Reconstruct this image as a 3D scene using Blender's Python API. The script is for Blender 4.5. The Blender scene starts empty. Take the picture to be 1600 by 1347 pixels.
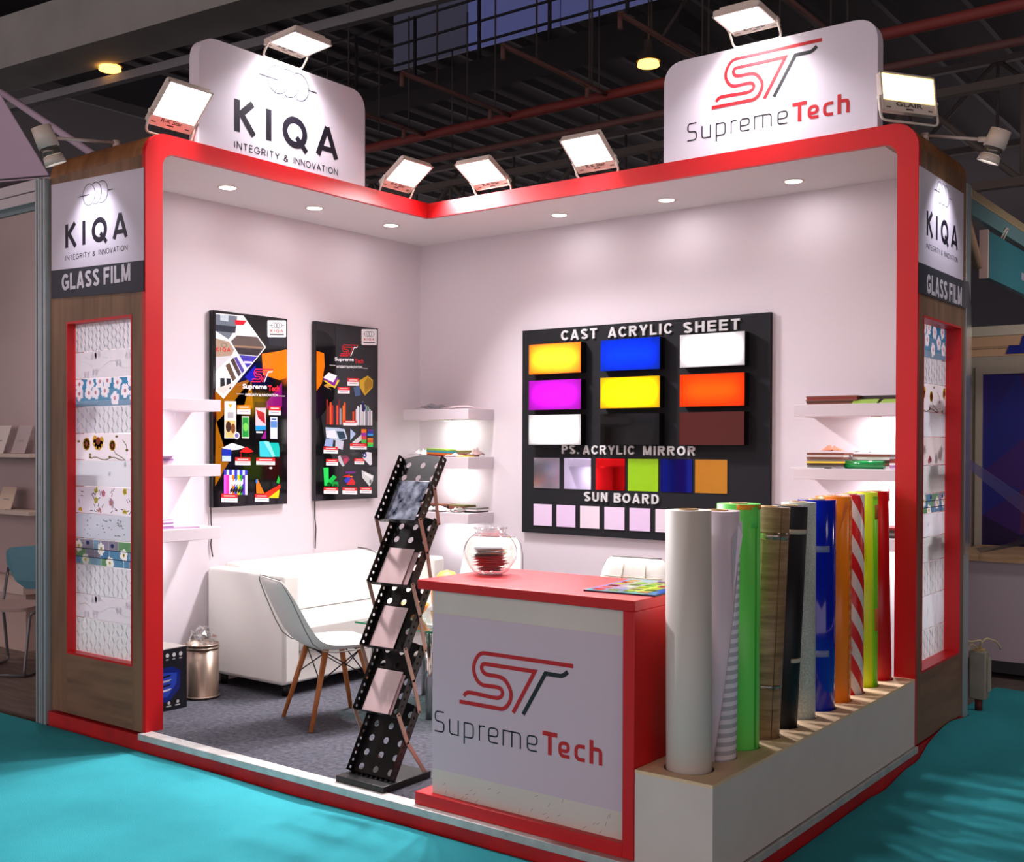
import bpy, bmesh, math, random
from mathutils import Vector, Matrix
random.seed(7)
sc = bpy.context.scene
COL = sc.collection
PI = math.pi

# ---------------------------------------------------------------- camera, world, exposure
def make_camera():
    px, py, pz = 5.75988, -6.49838, 1.50752
    yaw, pitch, roll = 0.653135, -0.011365, 0.002852
    f = Vector((-math.sin(yaw)*math.cos(pitch), math.cos(yaw)*math.cos(pitch), math.sin(pitch)))
    r = Vector((math.cos(yaw), math.sin(yaw), 0)); u = r.cross(f)
    r2 = r*math.cos(roll) + u*math.sin(roll); u2 = -r*math.sin(roll) + u*math.cos(roll)
    cam = bpy.data.cameras.new('camera'); o = bpy.data.objects.new('camera', cam); COL.objects.link(o)
    o.matrix_world = Matrix(((r2.x, u2.x, -f.x, px), (r2.y, u2.y, -f.y, py), (r2.z, u2.z, -f.z, pz), (0, 0, 0, 1)))
    cam.sensor_fit = 'HORIZONTAL'; cam.sensor_width = 36.0
    cam.lens = 36.0*1745.32/1600.0
    cam.shift_x = (800-781.66)/1600.0; cam.shift_y = (716.84-673.5)/1600.0
    cam.clip_start = 0.05; cam.clip_end = 200
    sc.camera = o
make_camera()
W = bpy.data.worlds.new('hall_world'); sc.world = W; W.use_nodes = True
bg = W.node_tree.nodes['Background']; bg.inputs[0].default_value = (0.70, 0.55, 0.56, 1); bg.inputs[1].default_value = 1.8
vs = sc.view_settings
vs.view_transform = 'Standard'; vs.look = 'None'; vs.gamma = 1.0; vs.exposure = 0.0; vs.use_curve_mapping = False

LK = dict(flood=44.0, sign=13.0, yellow=5.5, down=1.5, shelf=2.3, spot=15.0, hall=18.0, flood_em=10.0)

def lamp(kind, name, loc, direction, power, color=(1, 1, 1), size=(.2, .2), parent=None, **kw):
    l = bpy.data.lights.new(name, kind); l.energy = power; l.color = color
    if kind == 'AREA':
        l.shape = kw.pop('shape', 'RECTANGLE'); l.size = size[0]; l.size_y = size[1]
    for k, v in kw.items(): setattr(l, k, v)
    o = bpy.data.objects.new(name, l); COL.objects.link(o)
    o.location = loc
    o.rotation_euler = Vector(direction).to_track_quat('-Z', 'Y').to_euler()
    if parent: o.parent = parent
    return o

# high bay lamps of the hall above the aisles (the booth stands among them)
for hx, hy in ((-3.0, -8.0), (1.0, -7.5), (9.0, 0.5)):
    lamp('AREA', 'hall_lamp_light', (hx, hy, 8.4), (0, 0, -1), LK['hall'], (1.0, .84, .66), (1.2, 1.2))

# ---------------------------------------------------------------- colour + materials
def lin(c):
    return tuple(((x/255.0)/12.92 if x/255.0 <= .04045 else ((x/255.0+.055)/1.055)**2.4) for x in c[:3])
MATS = {}
def mat(name, rgb, rough=.5, metal=0.0, emit=None, emit_rgb=None, noise=0.0, nscale=20.0, stretch=None, bump=0.0, bscale=200.0, coat=0.0, spec=.5, rgb2=None, alpha=None, trans=0.0, ior=1.45):
    if name in MATS: return MATS[name]
    m = bpy.data.materials.new(name); m.use_nodes = True
    nt = m.node_tree; b = nt.nodes['Principled BSDF']
    c = (*lin(rgb), 1)
    b.inputs['Base Color'].default_value = c
    b.inputs['Roughness'].default_value = rough; b.inputs['Metallic'].default_value = metal
    b.inputs['Specular IOR Level'].default_value = spec
    b.inputs['Coat Weight'].default_value = coat
    b.inputs['IOR'].default_value = ior
    if trans: b.inputs['Transmission Weight'].default_value = trans
    if alpha is not None: b.inputs['Alpha'].default_value = alpha
    if emit:
        b.inputs['Emission Color'].default_value = (*lin(emit_rgb or rgb), 1); b.inputs['Emission Strength'].default_value = emit
    if noise or bump:
        tc = nt.nodes.new('ShaderNodeTexCoord'); mp = nt.nodes.new('ShaderNodeMapping')
        nt.links.new(tc.outputs['Object'], mp.inputs[0])
        if stretch: mp.inputs['Scale'].default_value = stretch
    if noise:
        n = nt.nodes.new('ShaderNodeTexNoise'); n.inputs['Scale'].default_value = nscale; n.inputs['Detail'].default_value = 6
        nt.links.new(mp.outputs[0], n.inputs['Vector'])
        rp = nt.nodes.new('ShaderNodeValToRGB'); rp.color_ramp.elements[0].position = .3; rp.color_ramp.elements[1].position = .7
        d = lin(rgb2) if rgb2 else tuple(x*(1-noise) for x in c[:3])
        rp.color_ramp.elements[0].color = (*d, 1); rp.color_ramp.elements[1].color = c if rgb2 else (*[min(1, x*(1+noise*.5)) for x in c[:3]], 1)
        nt.links.new(n.outputs['Fac'], rp.inputs[0]); nt.links.new(rp.outputs[0], b.inputs['Base Color'])
    if bump:
        n2 = nt.nodes.new('ShaderNodeTexNoise'); n2.inputs['Scale'].default_value = bscale; n2.inputs['Detail'].default_value = 4
        nt.links.new(mp.outputs[0], n2.inputs['Vector'])
        bp = nt.nodes.new('ShaderNodeBump'); bp.inputs['Strength'].default_value = bump; bp.inputs['Distance'].default_value = .01
        nt.links.new(n2.outputs['Fac'], bp.inputs['Height']); nt.links.new(bp.outputs[0], b.inputs['Normal'])
    MATS[name] = m
    return m

def print_mat(name, rough=.4, coat=0.0, translucent=0.0, spec=.5):
    if name in MATS: return MATS[name]
    m = bpy.data.materials.new(name); m.use_nodes = True
    nt = m.node_tree; b = nt.nodes['Principled BSDF']
    a = nt.nodes.new('ShaderNodeAttribute'); a.attribute_name = 'ink'
    nt.links.new(a.outputs['Color'], b.inputs['Base Color'])
    b.inputs['Roughness'].default_value = rough; b.inputs['Coat Weight'].default_value = coat; b.inputs['Specular IOR Level'].default_value = spec
    if translucent:
        t = nt.nodes.new('ShaderNodeBsdfTranslucent'); nt.links.new(a.outputs['Color'], t.inputs['Color'])
        mx = nt.nodes.new('ShaderNodeMixShader'); mx.inputs[0].default_value = translucent
        nt.links.new(b.outputs[0], mx.inputs[1]); nt.links.new(t.outputs[0], mx.inputs[2])
        nt.links.new(mx.outputs[0], nt.nodes['Material Output'].inputs['Surface'])
    MATS[name] = m
    return m

def translucent_mat(name, rgb, fac=.6, rough=.3):
    if name in MATS: return MATS[name]
    m = bpy.data.materials.new(name); m.use_nodes = True
    nt = m.node_tree; b = nt.nodes['Principled BSDF']
    b.inputs['Base Color'].default_value = (*lin(rgb), 1); b.inputs['Roughness'].default_value = rough
    t = nt.nodes.new('ShaderNodeBsdfTranslucent'); t.inputs['Color'].default_value = (*lin(rgb), 1)
    mx = nt.nodes.new('ShaderNodeMixShader'); mx.inputs[0].default_value = fac
    nt.links.new(b.outputs[0], mx.inputs[1]); nt.links.new(t.outputs[0], mx.inputs[2])
    nt.links.new(mx.outputs[0], nt.nodes['Material Output'].inputs['Surface'])
    MATS[name] = m
    return m

def wood_mat(name, rgb, rgb2, scale=(14, 14, 1.2), rough=.45):
    if name in MATS: return MATS[name]
    m = mat(name, rgb, rough=rough, noise=.3, nscale=3.0, stretch=scale, rgb2=rgb2)
    nt = m.node_tree; b = nt.nodes['Principled BSDF']
    return m

def glass_mat(name, rgb=(255, 255, 255), rough=0.0, gloss=.08):
    """thin clear film or glass: mostly transparent with a glossy layer"""
    if name in MATS: return MATS[name]
    m = bpy.data.materials.new(name); m.use_nodes = True
    nt = m.node_tree
    for n in list(nt.nodes):
        if n.type == 'BSDF_PRINCIPLED': nt.nodes.remove(n)
    tr = nt.nodes.new('ShaderNodeBsdfTransparent'); tr.inputs[0].default_value = (*lin(rgb), 1)
    gl = nt.nodes.new('ShaderNodeBsdfGlossy'); gl.inputs['Roughness'].default_value = rough; gl.inputs[0].default_value = (1, 1, 1, 1)
    lw = nt.nodes.new('ShaderNodeLayerWeight'); lw.inputs[0].default_value = .35
    mm = nt.nodes.new('ShaderNodeMath'); mm.operation = 'MULTIPLY_ADD'; mm.inputs[1].default_value = .55; mm.inputs[2].default_value = gloss
    nt.links.new(lw.outputs['Facing'], mm.inputs[0])
    mx = nt.nodes.new('ShaderNodeMixShader'); nt.links.new(mm.outputs[0], mx.inputs[0])
    nt.links.new(tr.outputs[0], mx.inputs[1]); nt.links.new(gl.outputs[0], mx.inputs[2])
    nt.links.new(mx.outputs[0], nt.nodes['Material Output'].inputs['Surface'])
    MATS[name] = m
    return m

WHITE = mat('white_paint', (219, 209, 215), rough=.6, bump=.02, bscale=60)
CEILW = mat('ceiling_white', (222, 216, 217), rough=.7)
RED = mat('red_laminate', (208, 20, 26), rough=.38, noise=.06, nscale=3)
REDP = mat('red_plinth_paint', (190, 16, 22), rough=.5, noise=.25, nscale=6, bump=.1, bscale=25)
WOODL = wood_mat('brown_wood_laminate', (146, 108, 80), (104, 76, 56), scale=(5, 5, .5))
WOODH = wood_mat('brown_wood_laminate_across', (144, 108, 82), (104, 78, 58), scale=(.7, .7, 6))
WOODT = wood_mat('tan_wood_laminate_top', (160, 108, 66), (120, 76, 44), scale=(6, 6, .8))
TEAL = mat('teal_carpet', (60, 164, 174), rough=.95, noise=.22, nscale=1.3, bump=.5, bscale=260, spec=.1)
GREYC = mat('grey_carpet', (84, 84, 92), rough=.95, noise=.45, nscale=38, bump=.5, bscale=320, spec=.1)
TRIMW = mat('aluminium_trim', (205, 204, 200), rough=.4, metal=.3, noise=.2, nscale=14)
ALU = mat('aluminium_profile', (176, 184, 186), rough=.35, metal=.35, noise=.08, nscale=8)
BLACK = mat('black_board', (30, 30, 34), rough=.65, spec=.2)
BLACKG = mat('black_gloss', (10, 10, 12), rough=.08, coat=.3)
BLACKM = mat('black_metal', (16, 14, 14), rough=.35)
INK = mat('dark_ink', (22, 17, 32), rough=.5)
INKR = mat('red_ink', (196, 22, 30), rough=.45)
INKB = mat('black_ink', (24, 26, 30), rough=.45)
LGREY = mat('light_grey_letter', (205, 205, 205), rough=.45)
SIGNW = mat('sign_white', (228, 220, 232), rough=.55)
VINYL = mat('vinyl_lilac', (214, 204, 218), rough=.5)
VINYLD = mat('vinyl_dark', (52, 52, 62), rough=.55)
LEATHER = mat('white_leather', (233, 231, 224), rough=.42, bump=.05, bscale=30)
PIPING = mat('grey_piping', (120, 118, 112), rough=.6)
BEECH = mat('beech_leg', (178, 106, 52), rough=.45, noise=.2, nscale=3, stretch=(20, 20, 2))
CHROME = mat('chrome', (200, 198, 196), rough=.15, metal=1.0)
STEELBR = mat('brushed_link_bar', (168, 134, 122), rough=.4, metal=.25)
GLASS = glass_mat('clear_glass')
GREENG = glass_mat('green_glass', (200, 226, 214), gloss=.12)
GEDGE = mat('green_glass_edge', (16, 92, 62), rough=.15)
FILM = glass_mat('clear_film', (240, 242, 244), rough=.12, gloss=.16)
FLOODW = mat('white_lamp_housing', (222, 208, 196), rough=.4)
LEDON = mat('flood_glow', (255, 252, 246), emit=LK['flood_em'], emit_rgb=(255, 252, 246))
LEDYEL = mat('flood_glow_warm', (255, 238, 178), emit=LK['flood_em']*.7, emit_rgb=(255, 222, 120))
DOWNON = mat('downlight_glow', (255, 250, 248), emit=6.0)
PLY = mat('plywood_top', (236, 206, 166), rough=.6, noise=.12, nscale=3, stretch=(8, 1, 8))
BOXW = mat('holder_white', (220, 208, 200), rough=.6, noise=.05, nscale=6)
CARD = mat('cardboard_core', (214, 178, 122), rough=.7)
HALLD = mat('hall_dark', (34, 34, 38), rough=.9)
HALLB = mat('hall_beam_grey', (150, 152, 148), rough=.7, noise=.15, nscale=1.5)
HALLG = mat('hall_concrete_grey', (120, 122, 126), rough=.8, noise=.15, nscale=2)
PIPER = mat('red_pipe_paint', (150, 70, 66), rough=.6)
PIPEB = mat('brown_pipe_paint', (128, 92, 86), rough=.6)
PRINT = print_mat('printed_ink', .45)
PRINTG = print_mat('printed_ink_gloss', .1, spec=.35)
PRINTF = print_mat('printed_film', .25, translucent=.55)

# ---------------------------------------------------------------- mesh builder
PW = {}      # things whose parts are modelled in room coordinates
class MB:
    def __init__(s): s.v = []; s.f = []; s.m = []; s.s = []; s.c = []
    def add(s, vs_, fs, mi=0, smooth=False, col=None):
        o = len(s.v); s.v += [tuple(p) for p in vs_]
        for f in fs:
            s.f.append([i+o for i in f]); s.m.append(mi); s.s.append(smooth); s.c.append(col)
        return s
    def box(s, x0, x1, y0, y1, z0, z1, mi=0):
        if x0 > x1: x0, x1 = x1, x0
        if y0 > y1: y0, y1 = y1, y0
        if z0 > z1: z0, z1 = z1, z0
        v = [(x0, y0, z0), (x1, y0, z0), (x1, y1, z0), (x0, y1, z0), (x0, y0, z1), (x1, y0, z1), (x1, y1, z1), (x0, y1, z1)]
        mm = mi if isinstance(mi, (list, tuple)) else [mi]*6
        for k, f in enumerate([(0, 3, 2, 1), (4, 5, 6, 7), (0, 1, 5, 4), (1, 2, 6, 5), (2, 3, 7, 6), (3, 0, 4, 7)]):
            pass
        o = len(s.v); s.v += v
        for k, f in enumerate([(0, 3, 2, 1), (4, 5, 6, 7), (0, 1, 5, 4), (1, 2, 6, 5), (2, 3, 7, 6), (3, 0, 4, 7)]):  # bottom top -y +x +y -x
            s.f.append([i+o for i in f]); s.m.append(mm[k]); s.s.append(False); s.c.append(None)
        return s
    def prism(s, pts, fn, a, b, mi=0, ms=None, smooth=False):
        """polygon pts (2D) placed by fn(u, v, depth) between depth a and b"""
        n = len(pts); o = len(s.v)
        s.v += [tuple(fn(u, v, a)) for u, v in pts] + [tuple(fn(u, v, b)) for u, v in pts]
        s.f.append([o+i for i in range(n)][::-1]); s.m.append(mi); s.s.append(False); s.c.append(None)
        s.f.append([o+n+i for i in range(n)]); s.m.append(mi); s.s.append(False); s.c.append(None)
        for i in range(n):
            j = (i+1) % n
            s.f.append([o+i, o+j, o+n+j, o+n+i]); s.m.append(mi if ms is None else ms); s.s.append(smooth); s.c.append(None)
        return s
    def cyl(s, p0, p1, r0, r1=None, n=20, mi=0, caps=True, smooth=True):
        p0 = Vector(p0); p1 = Vector(p1); r1 = r0 if r1 is None else r1
        d = (p1-p0).normalized(); a = d.orthogonal().normalized(); b = d.cross(a)
        o = len(s.v)
        for p, r in ((p0, r0), (p1, r1)):
            for i in range(n):
                t = 2*PI*i/n; s.v.append(tuple(p + (a*math.cos(t) + b*math.sin(t))*r))
        for i in range(n):
            j = (i+1) % n
            s.f.append([o+i, o+j, o+n+j, o+n+i]); s.m.append(mi); s.s.append(smooth); s.c.append(None)
        if caps:
            for q in ([o+i for i in range(n)][::-1], [o+n+i for i in range(n)]):
                s.f.append(q); s.m.append(mi); s.s.append(False); s.c.append(None)
        return s
    def tube(s, pts, r, n=10, mi=0, closed=False):
        pts = [Vector(p) for p in pts]; N = len(pts); o = len(s.v)
        ref = None
        for k, p in enumerate(pts):
            a = pts[k-1] if (k > 0 or closed) else p; b = pts[(k+1) % N] if (k < N-1 or closed) else p
            d = (b-a).normalized()
            if ref is None: ref = d.orthogonal().normalized()
            ref = (ref - d*ref.dot(d))
            ref = ref.normalized() if ref.length > 1e-6 else d.orthogonal().normalized()
            bb = d.cross(ref)
            for i in range(n):
                t = 2*PI*i/n; s.v.append(tuple(p + (ref*math.cos(t) + bb*math.sin(t))*r))
        for k in range(N if closed else N-1):
            k2 = (k+1) % N
            for i in range(n):
                j = (i+1) % n
                s.f.append([o+k*n+i, o+k*n+j, o+k2*n+j, o+k2*n+i]); s.m.append(mi); s.s.append(True); s.c.append(None)
        if not closed:
            for q in ([o+i for i in range(n)][::-1], [o+(N-1)*n+i for i in range(n)]):
                s.f.append(q); s.m.append(mi); s.s.append(False); s.c.append(None)
        return s
    def lathe(s, prof, c=(0, 0, 0), n=32, mi=0, smooth=True):
        o = len(s.v); m_ = len(prof)
        for r, z in prof:
            for i in range(n):
                t = 2*PI*i/n; s.v.append((c[0]+r*math.cos(t), c[1]+r*math.sin(t), c[2]+z))
        for k in range(m_-1):
            for i in range(n):
                j = (i+1) % n
                s.f.append([o+k*n+i, o+k*n+j, o+(k+1)*n+j, o+(k+1)*n+i]); s.m.append(mi); s.s.append(smooth); s.c.append(None)
        return s
    def build(s, name, mats, parent=None, bevel=0.0, seg=2, loc=None, solid=0.0, sub=0, fix=True, smooth_all=False):
        me = bpy.data.meshes.new(name); me.from_pydata(s.v, [], s.f); me.update()
        for i, p in enumerate(me.polygons):
            p.material_index = s.m[i]; p.use_smooth = s.s[i] or smooth_all
        if any(c is not None for c in s.c):
            at = me.color_attributes.new('ink', 'FLOAT_COLOR', 'CORNER')
            for i, p in enumerate(me.polygons):
                c = s.c[i] or (1, 1, 1)
                for li in p.loop_indices: at.data[li].color = (*c, 1)
        if fix:
            bm = bmesh.new(); bm.from_mesh(me); bmesh.ops.recalc_face_normals(bm, faces=bm.faces); bm.to_mesh(me); bm.free()
        if not isinstance(mats, (list, tuple)): mats = [mats]
        for m in mats: me.materials.append(m)
        o = bpy.data.objects.new(name, me); COL.objects.link(o)
        if parent:
            o.parent = parent
            if parent.name in PW:
                me.transform(Matrix.Translation(-PW[parent.name])); PW[o.name] = PW[parent.name]
        if loc: o.location = loc
        if bevel:
            md = o.modifiers.new('bevel', 'BEVEL'); md.width = bevel; md.segments = seg; md.limit_method = 'ANGLE'; md.angle_limit = math.radians(40)
            md.harden_normals = False
            for p in me.polygons: p.use_smooth = True
            try: me.set_sharp_from_angle(angle=math.radians(35))
            except Exception: pass
        if solid:
            md = o.modifiers.new('solid', 'SOLIDIFY'); md.thickness = solid; md.offset = 0
        if sub:
            md = o.modifiers.new('sub', 'SUBSURF'); md.levels = sub; md.render_levels = sub
        return o

def tag(o, label, cat, group=None, kind=None):
    o['label'] = label; o['category'] = cat
    if group: o['group'] = group
    if kind: o['kind'] = kind
    return o
def thing(name, label, cat, loc=(0, 0, 0), rotz=0.0, group=None):
    o = bpy.data.objects.new(name, None); COL.objects.link(o)
    o.empty_display_size = .1; o.location = loc; o.rotation_euler = (0, 0, rotz)
    return tag(o, label, cat, group)
def rthing(name, label, cat, loc, group=None):
    o = thing(name, label, cat, loc, 0, group); PW[o.name] = Vector(loc); return o
def struct(o, label=None):
    o['kind'] = 'structure'
    if label: o['label'] = label
    return o
def dup(root, loc, rotz=None, label=None, group=None):
    r = root.copy(); COL.objects.link(r); r.location = loc
    if rotz is not None: r.rotation_euler = (0, 0, rotz)
    if label: r['label'] = label
    if group: r['group'] = group
    for ch in list(root.children):
        c = ch.copy(); COL.objects.link(c); c.parent = r
        for g in ch.children:
            d = g.copy(); COL.objects.link(d); d.parent = c
    return r

# ---------------------------------------------------------------- 2D shapes, strokes, text, flat art
def fillet(pts, r, n=6, closed=False):
    out = []; N = len(pts)
    for i, p in enumerate(pts):
        if not closed and i in (0, N-1): out.append(tuple(p)); continue
        p = Vector(p); a = Vector(pts[i-1]); b = Vector(pts[(i+1) % N])
        rr = r[i] if isinstance(r, (list, tuple)) else r
        if rr <= 0: out.append(tuple(p)); continue
        da = (a-p); db = (b-p); la = da.length; lb = db.length; da.normalize(); db.normalize()
        ang = da.angle(db)
        t = min(rr/math.tan(ang/2) if ang > 1e-3 else 0, la*.499, lb*.499)
        for k in range(n+1):
            q = k/n; A = p+da*t; B = p+db*t
            out.append(tuple(A*(1-q)**2 + p*2*q*(1-q) + B*q*q))
    return out
def stroke(pts, w, closed=False):
    P = [Vector(p) for p in pts]; Q = [P[0]]
    for p in P[1:]:
        if (p-Q[-1]).length > 1e-6: Q.append(p)
    P = Q; N = len(P); L = []; R = []
    for i, p in enumerate(P):
        d0 = (p-P[i-1]).normalized() if (i > 0 or closed) else None
        d1 = (P[(i+1) % N]-p).normalized() if (i < N-1 or closed) else None
        if d0 is None: d0 = d1
        if d1 is None: d1 = d0
        n0 = Vector((-d0.y, d0.x)); n1 = Vector((-d1.y, d1.x)); m = n0+n1
        if m.length < 1e-4: m = n0
        m.normalize(); k = 1/max(.35, m.dot(n0))
        L.append(p+m*w/2*k); R.append(p-m*w/2*k)
    out = []
    for i in range(N if closed else N-1):
        j = (i+1) % N
        out.append([tuple(L[i]), tuple(R[i]), tuple(R[j]), tuple(L[j])])
    return out
def ell(cx, cy, rx, ry, n=28, a0=0, a1=2*PI, open_=False):
    m = n+1 if open_ else n
    return [(cx+rx*math.cos(a0+(a1-a0)*i/n), cy+ry*math.sin(a0+(a1-a0)*i/n)) for i in range(m)]
def rrect(x0, y0, x1, y1, r, n=5):
    return fillet([(x0, y0), (x1, y0), (x1, y1), (x0, y1)], r, n, closed=True)

TXT = {}
def text_geo(s, bold=0.0, extrude=0.0, space=1.0):
    key = (s, bold, extrude, space)
    if key in TXT: return TXT[key]
    cu = bpy.data.curves.new('t', 'FONT'); cu.body = s; cu.size = 1.0; cu.offset = bold; cu.extrude = extrude; cu.space_character = space; cu.resolution_u = 4
    o = bpy.data.objects.new('t', cu); COL.objects.link(o)
    dg = bpy.context.evaluated_depsgraph_get(); dg.update()
    me = bpy.data.meshes.new_from_object(o.evaluated_get(dg))
    vv = [tuple(v.co) for v in me.vertices]; ff = [list(p.vertices) for p in me.polygons]
    bpy.data.objects.remove(o); bpy.data.curves.remove(cu); bpy.data.meshes.remove(me)
    x0 = min(v[0] for v in vv); x1 = max(v[0] for v in vv); y0 = min(v[1] for v in vv); y1 = max(v[1] for v in vv)
    TXT[key] = (vv, ff, x0, x1, y0, y1)
    return TXT[key]

class Art:
    """flat printed artwork: coloured polygons in (u, v) placed by fn(u, v, layer_height)"""
    def __init__(s, fn, step=.0004): s.fn = fn; s.mb = MB(); s.h = .0006; s.step = step
    def poly(s, pts, rgb, keep=False):
        s.mb.add([s.fn(u, v, s.h) for u, v in pts], [list(range(len(pts)))], col=lin(rgb))
        if not keep: s.h += s.step
    def polys(s, L, rgb):
        for p in L: s.poly(p, rgb, True); s.h += 2e-6
        s.h += s.step
    def rect(s, x0, y0, x1, y1, rgb, keep=False): s.poly([(x0, y0), (x1, y0), (x1, y1), (x0, y1)], rgb, keep)
    def disc(s, cx, cy, rx, ry, rgb, n=16, keep=False): s.poly(ell(cx, cy, rx, ry, n), rgb, keep)
    def stroke(s, pts, w, rgb, closed=False): s.polys(stroke(pts, w, closed), rgb)
    def text(s, t, x0, y0, x1, y1, rgb, bold=0.0, space=1.0):
        vv, ff, a, b, c, d = text_geo(t, bold, 0, space)
        s.mb.add([s.fn(x0+(v[0]-a)/(b-a)*(x1-x0), y0+(v[1]-c)/(d-c)*(y1-y0), s.h) for v in vv], ff, col=lin(rgb)); s.h += s.step
    def build(s, name, m, parent=None): return s.mb.build(name, m, parent, fix=False)

def add_polys(mb, L, fn, h=.001, mi=0):
    for i, p in enumerate(L): mb.add([fn(u, v, h+i*6e-6) for u, v in p], [list(range(len(p)))], mi)
def add_text(mb, t, x0, y0, x1, y1, fn, bold=0.0, depth=.004, space=1.0, mi=0, base=0.0):
    vv, ff, a, b, c, d = text_geo(t, bold, .5, space)
    mb.add([fn(x0+(v[0]-a)/(b-a)*(x1-x0), y0+(v[1]-c)/(d-c)*(y1-y0), base+(v[2]+.5)*depth) for v in vv], ff, mi)

# --- the KIQA lettering (unit: width of the word = 1, baseline at 0, centred on 0)
def kiqa_letters():
    w = .05; H = .225; x = -.5; cx = x+.564
    return [stroke([(x+w/2, 0), (x+w/2, H)], w) + stroke([(x+.165, H), (x+.045, H*.52)], w*.95) + stroke([(x+.06, H*.6), (x+.175, 0)], w*.95),
            stroke([(x+.313, 0), (x+.313, H)], w),
            stroke(ell(cx, H/2, .122-w/2, H/2+.004-w/2, 32), w, closed=True) + stroke([(cx+.015, H*.36), (cx+.115, -.012)], w*.85),
            stroke([(x+.795, 0), (x+.89, H)], w*.95) + stroke([(x+.985, 0), (x+.89, H)], w*.95) + stroke([(x+.83, H*.26), (x+.95, H*.26)], w*.8)]
def kiqa_word(): return sum(kiqa_letters(), [])
def thin_text(s, x0, x1, y0, h, w):
    """thin geometric capitals drawn as strokes"""
    G = {'I': (.12, [[(.06, 0), (.06, 1)]]), 'N': (.72, [[(0, 0), (0, 1), (.72, 0), (.72, 1)]]), 'T': (.6, [[(0, 1), (.6, 1)], [(.3, 1), (.3, 0)]]),
         'E': (.52, [[(.52, 1), (0, 1), (0, 0), (.52, 0)], [(0, .52), (.46, .52)]]), 'R': (.58, [[(0, 0), (0, 1), (.4, 1), (.54, .88), (.54, .64), (.4, .5), (0, .5)], [(.3, .5), (.58, 0)]]),
         'G': (.85, [ell(.42, .5, .42, .5, 18, .7, 2*PI-.1, True)+[(.45, .45)]]), 'Y': (.66, [[(0, 1), (.33, .48), (.66, 1)], [(.33, .48), (.33, 0)]]),
         'O': (.9, [ell(.45, .5, .45, .5, 20, 0, 2*PI, True)]), 'V': (.7, [[(0, 1), (.35, 0), (.7, 1)]]), 'A': (.72, [[(0, 0), (.36, 1), (.72, 0)], [(.13, .33), (.59, .33)]]),
         '&': (.6, [[(.6, 0), (.14, .72), (.2, .95), (.36, .95), (.42, .75), (.08, .4), (.05, .15), (.2, 0), (.4, .05), (.6, .4)]]), ' ': (.45, [])}
    gap = .32; tot = sum(G[c][0] for c in s) + gap*(len(s)-1); k = (x1-x0)/tot; out = []; x = x0
    for c in s:
        adv, P = G[c]
        for p in P: out += stroke([(x+a*k, y0+b*h) for a, b in p], w)
        x += (adv+gap)*k
    return out
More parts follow.
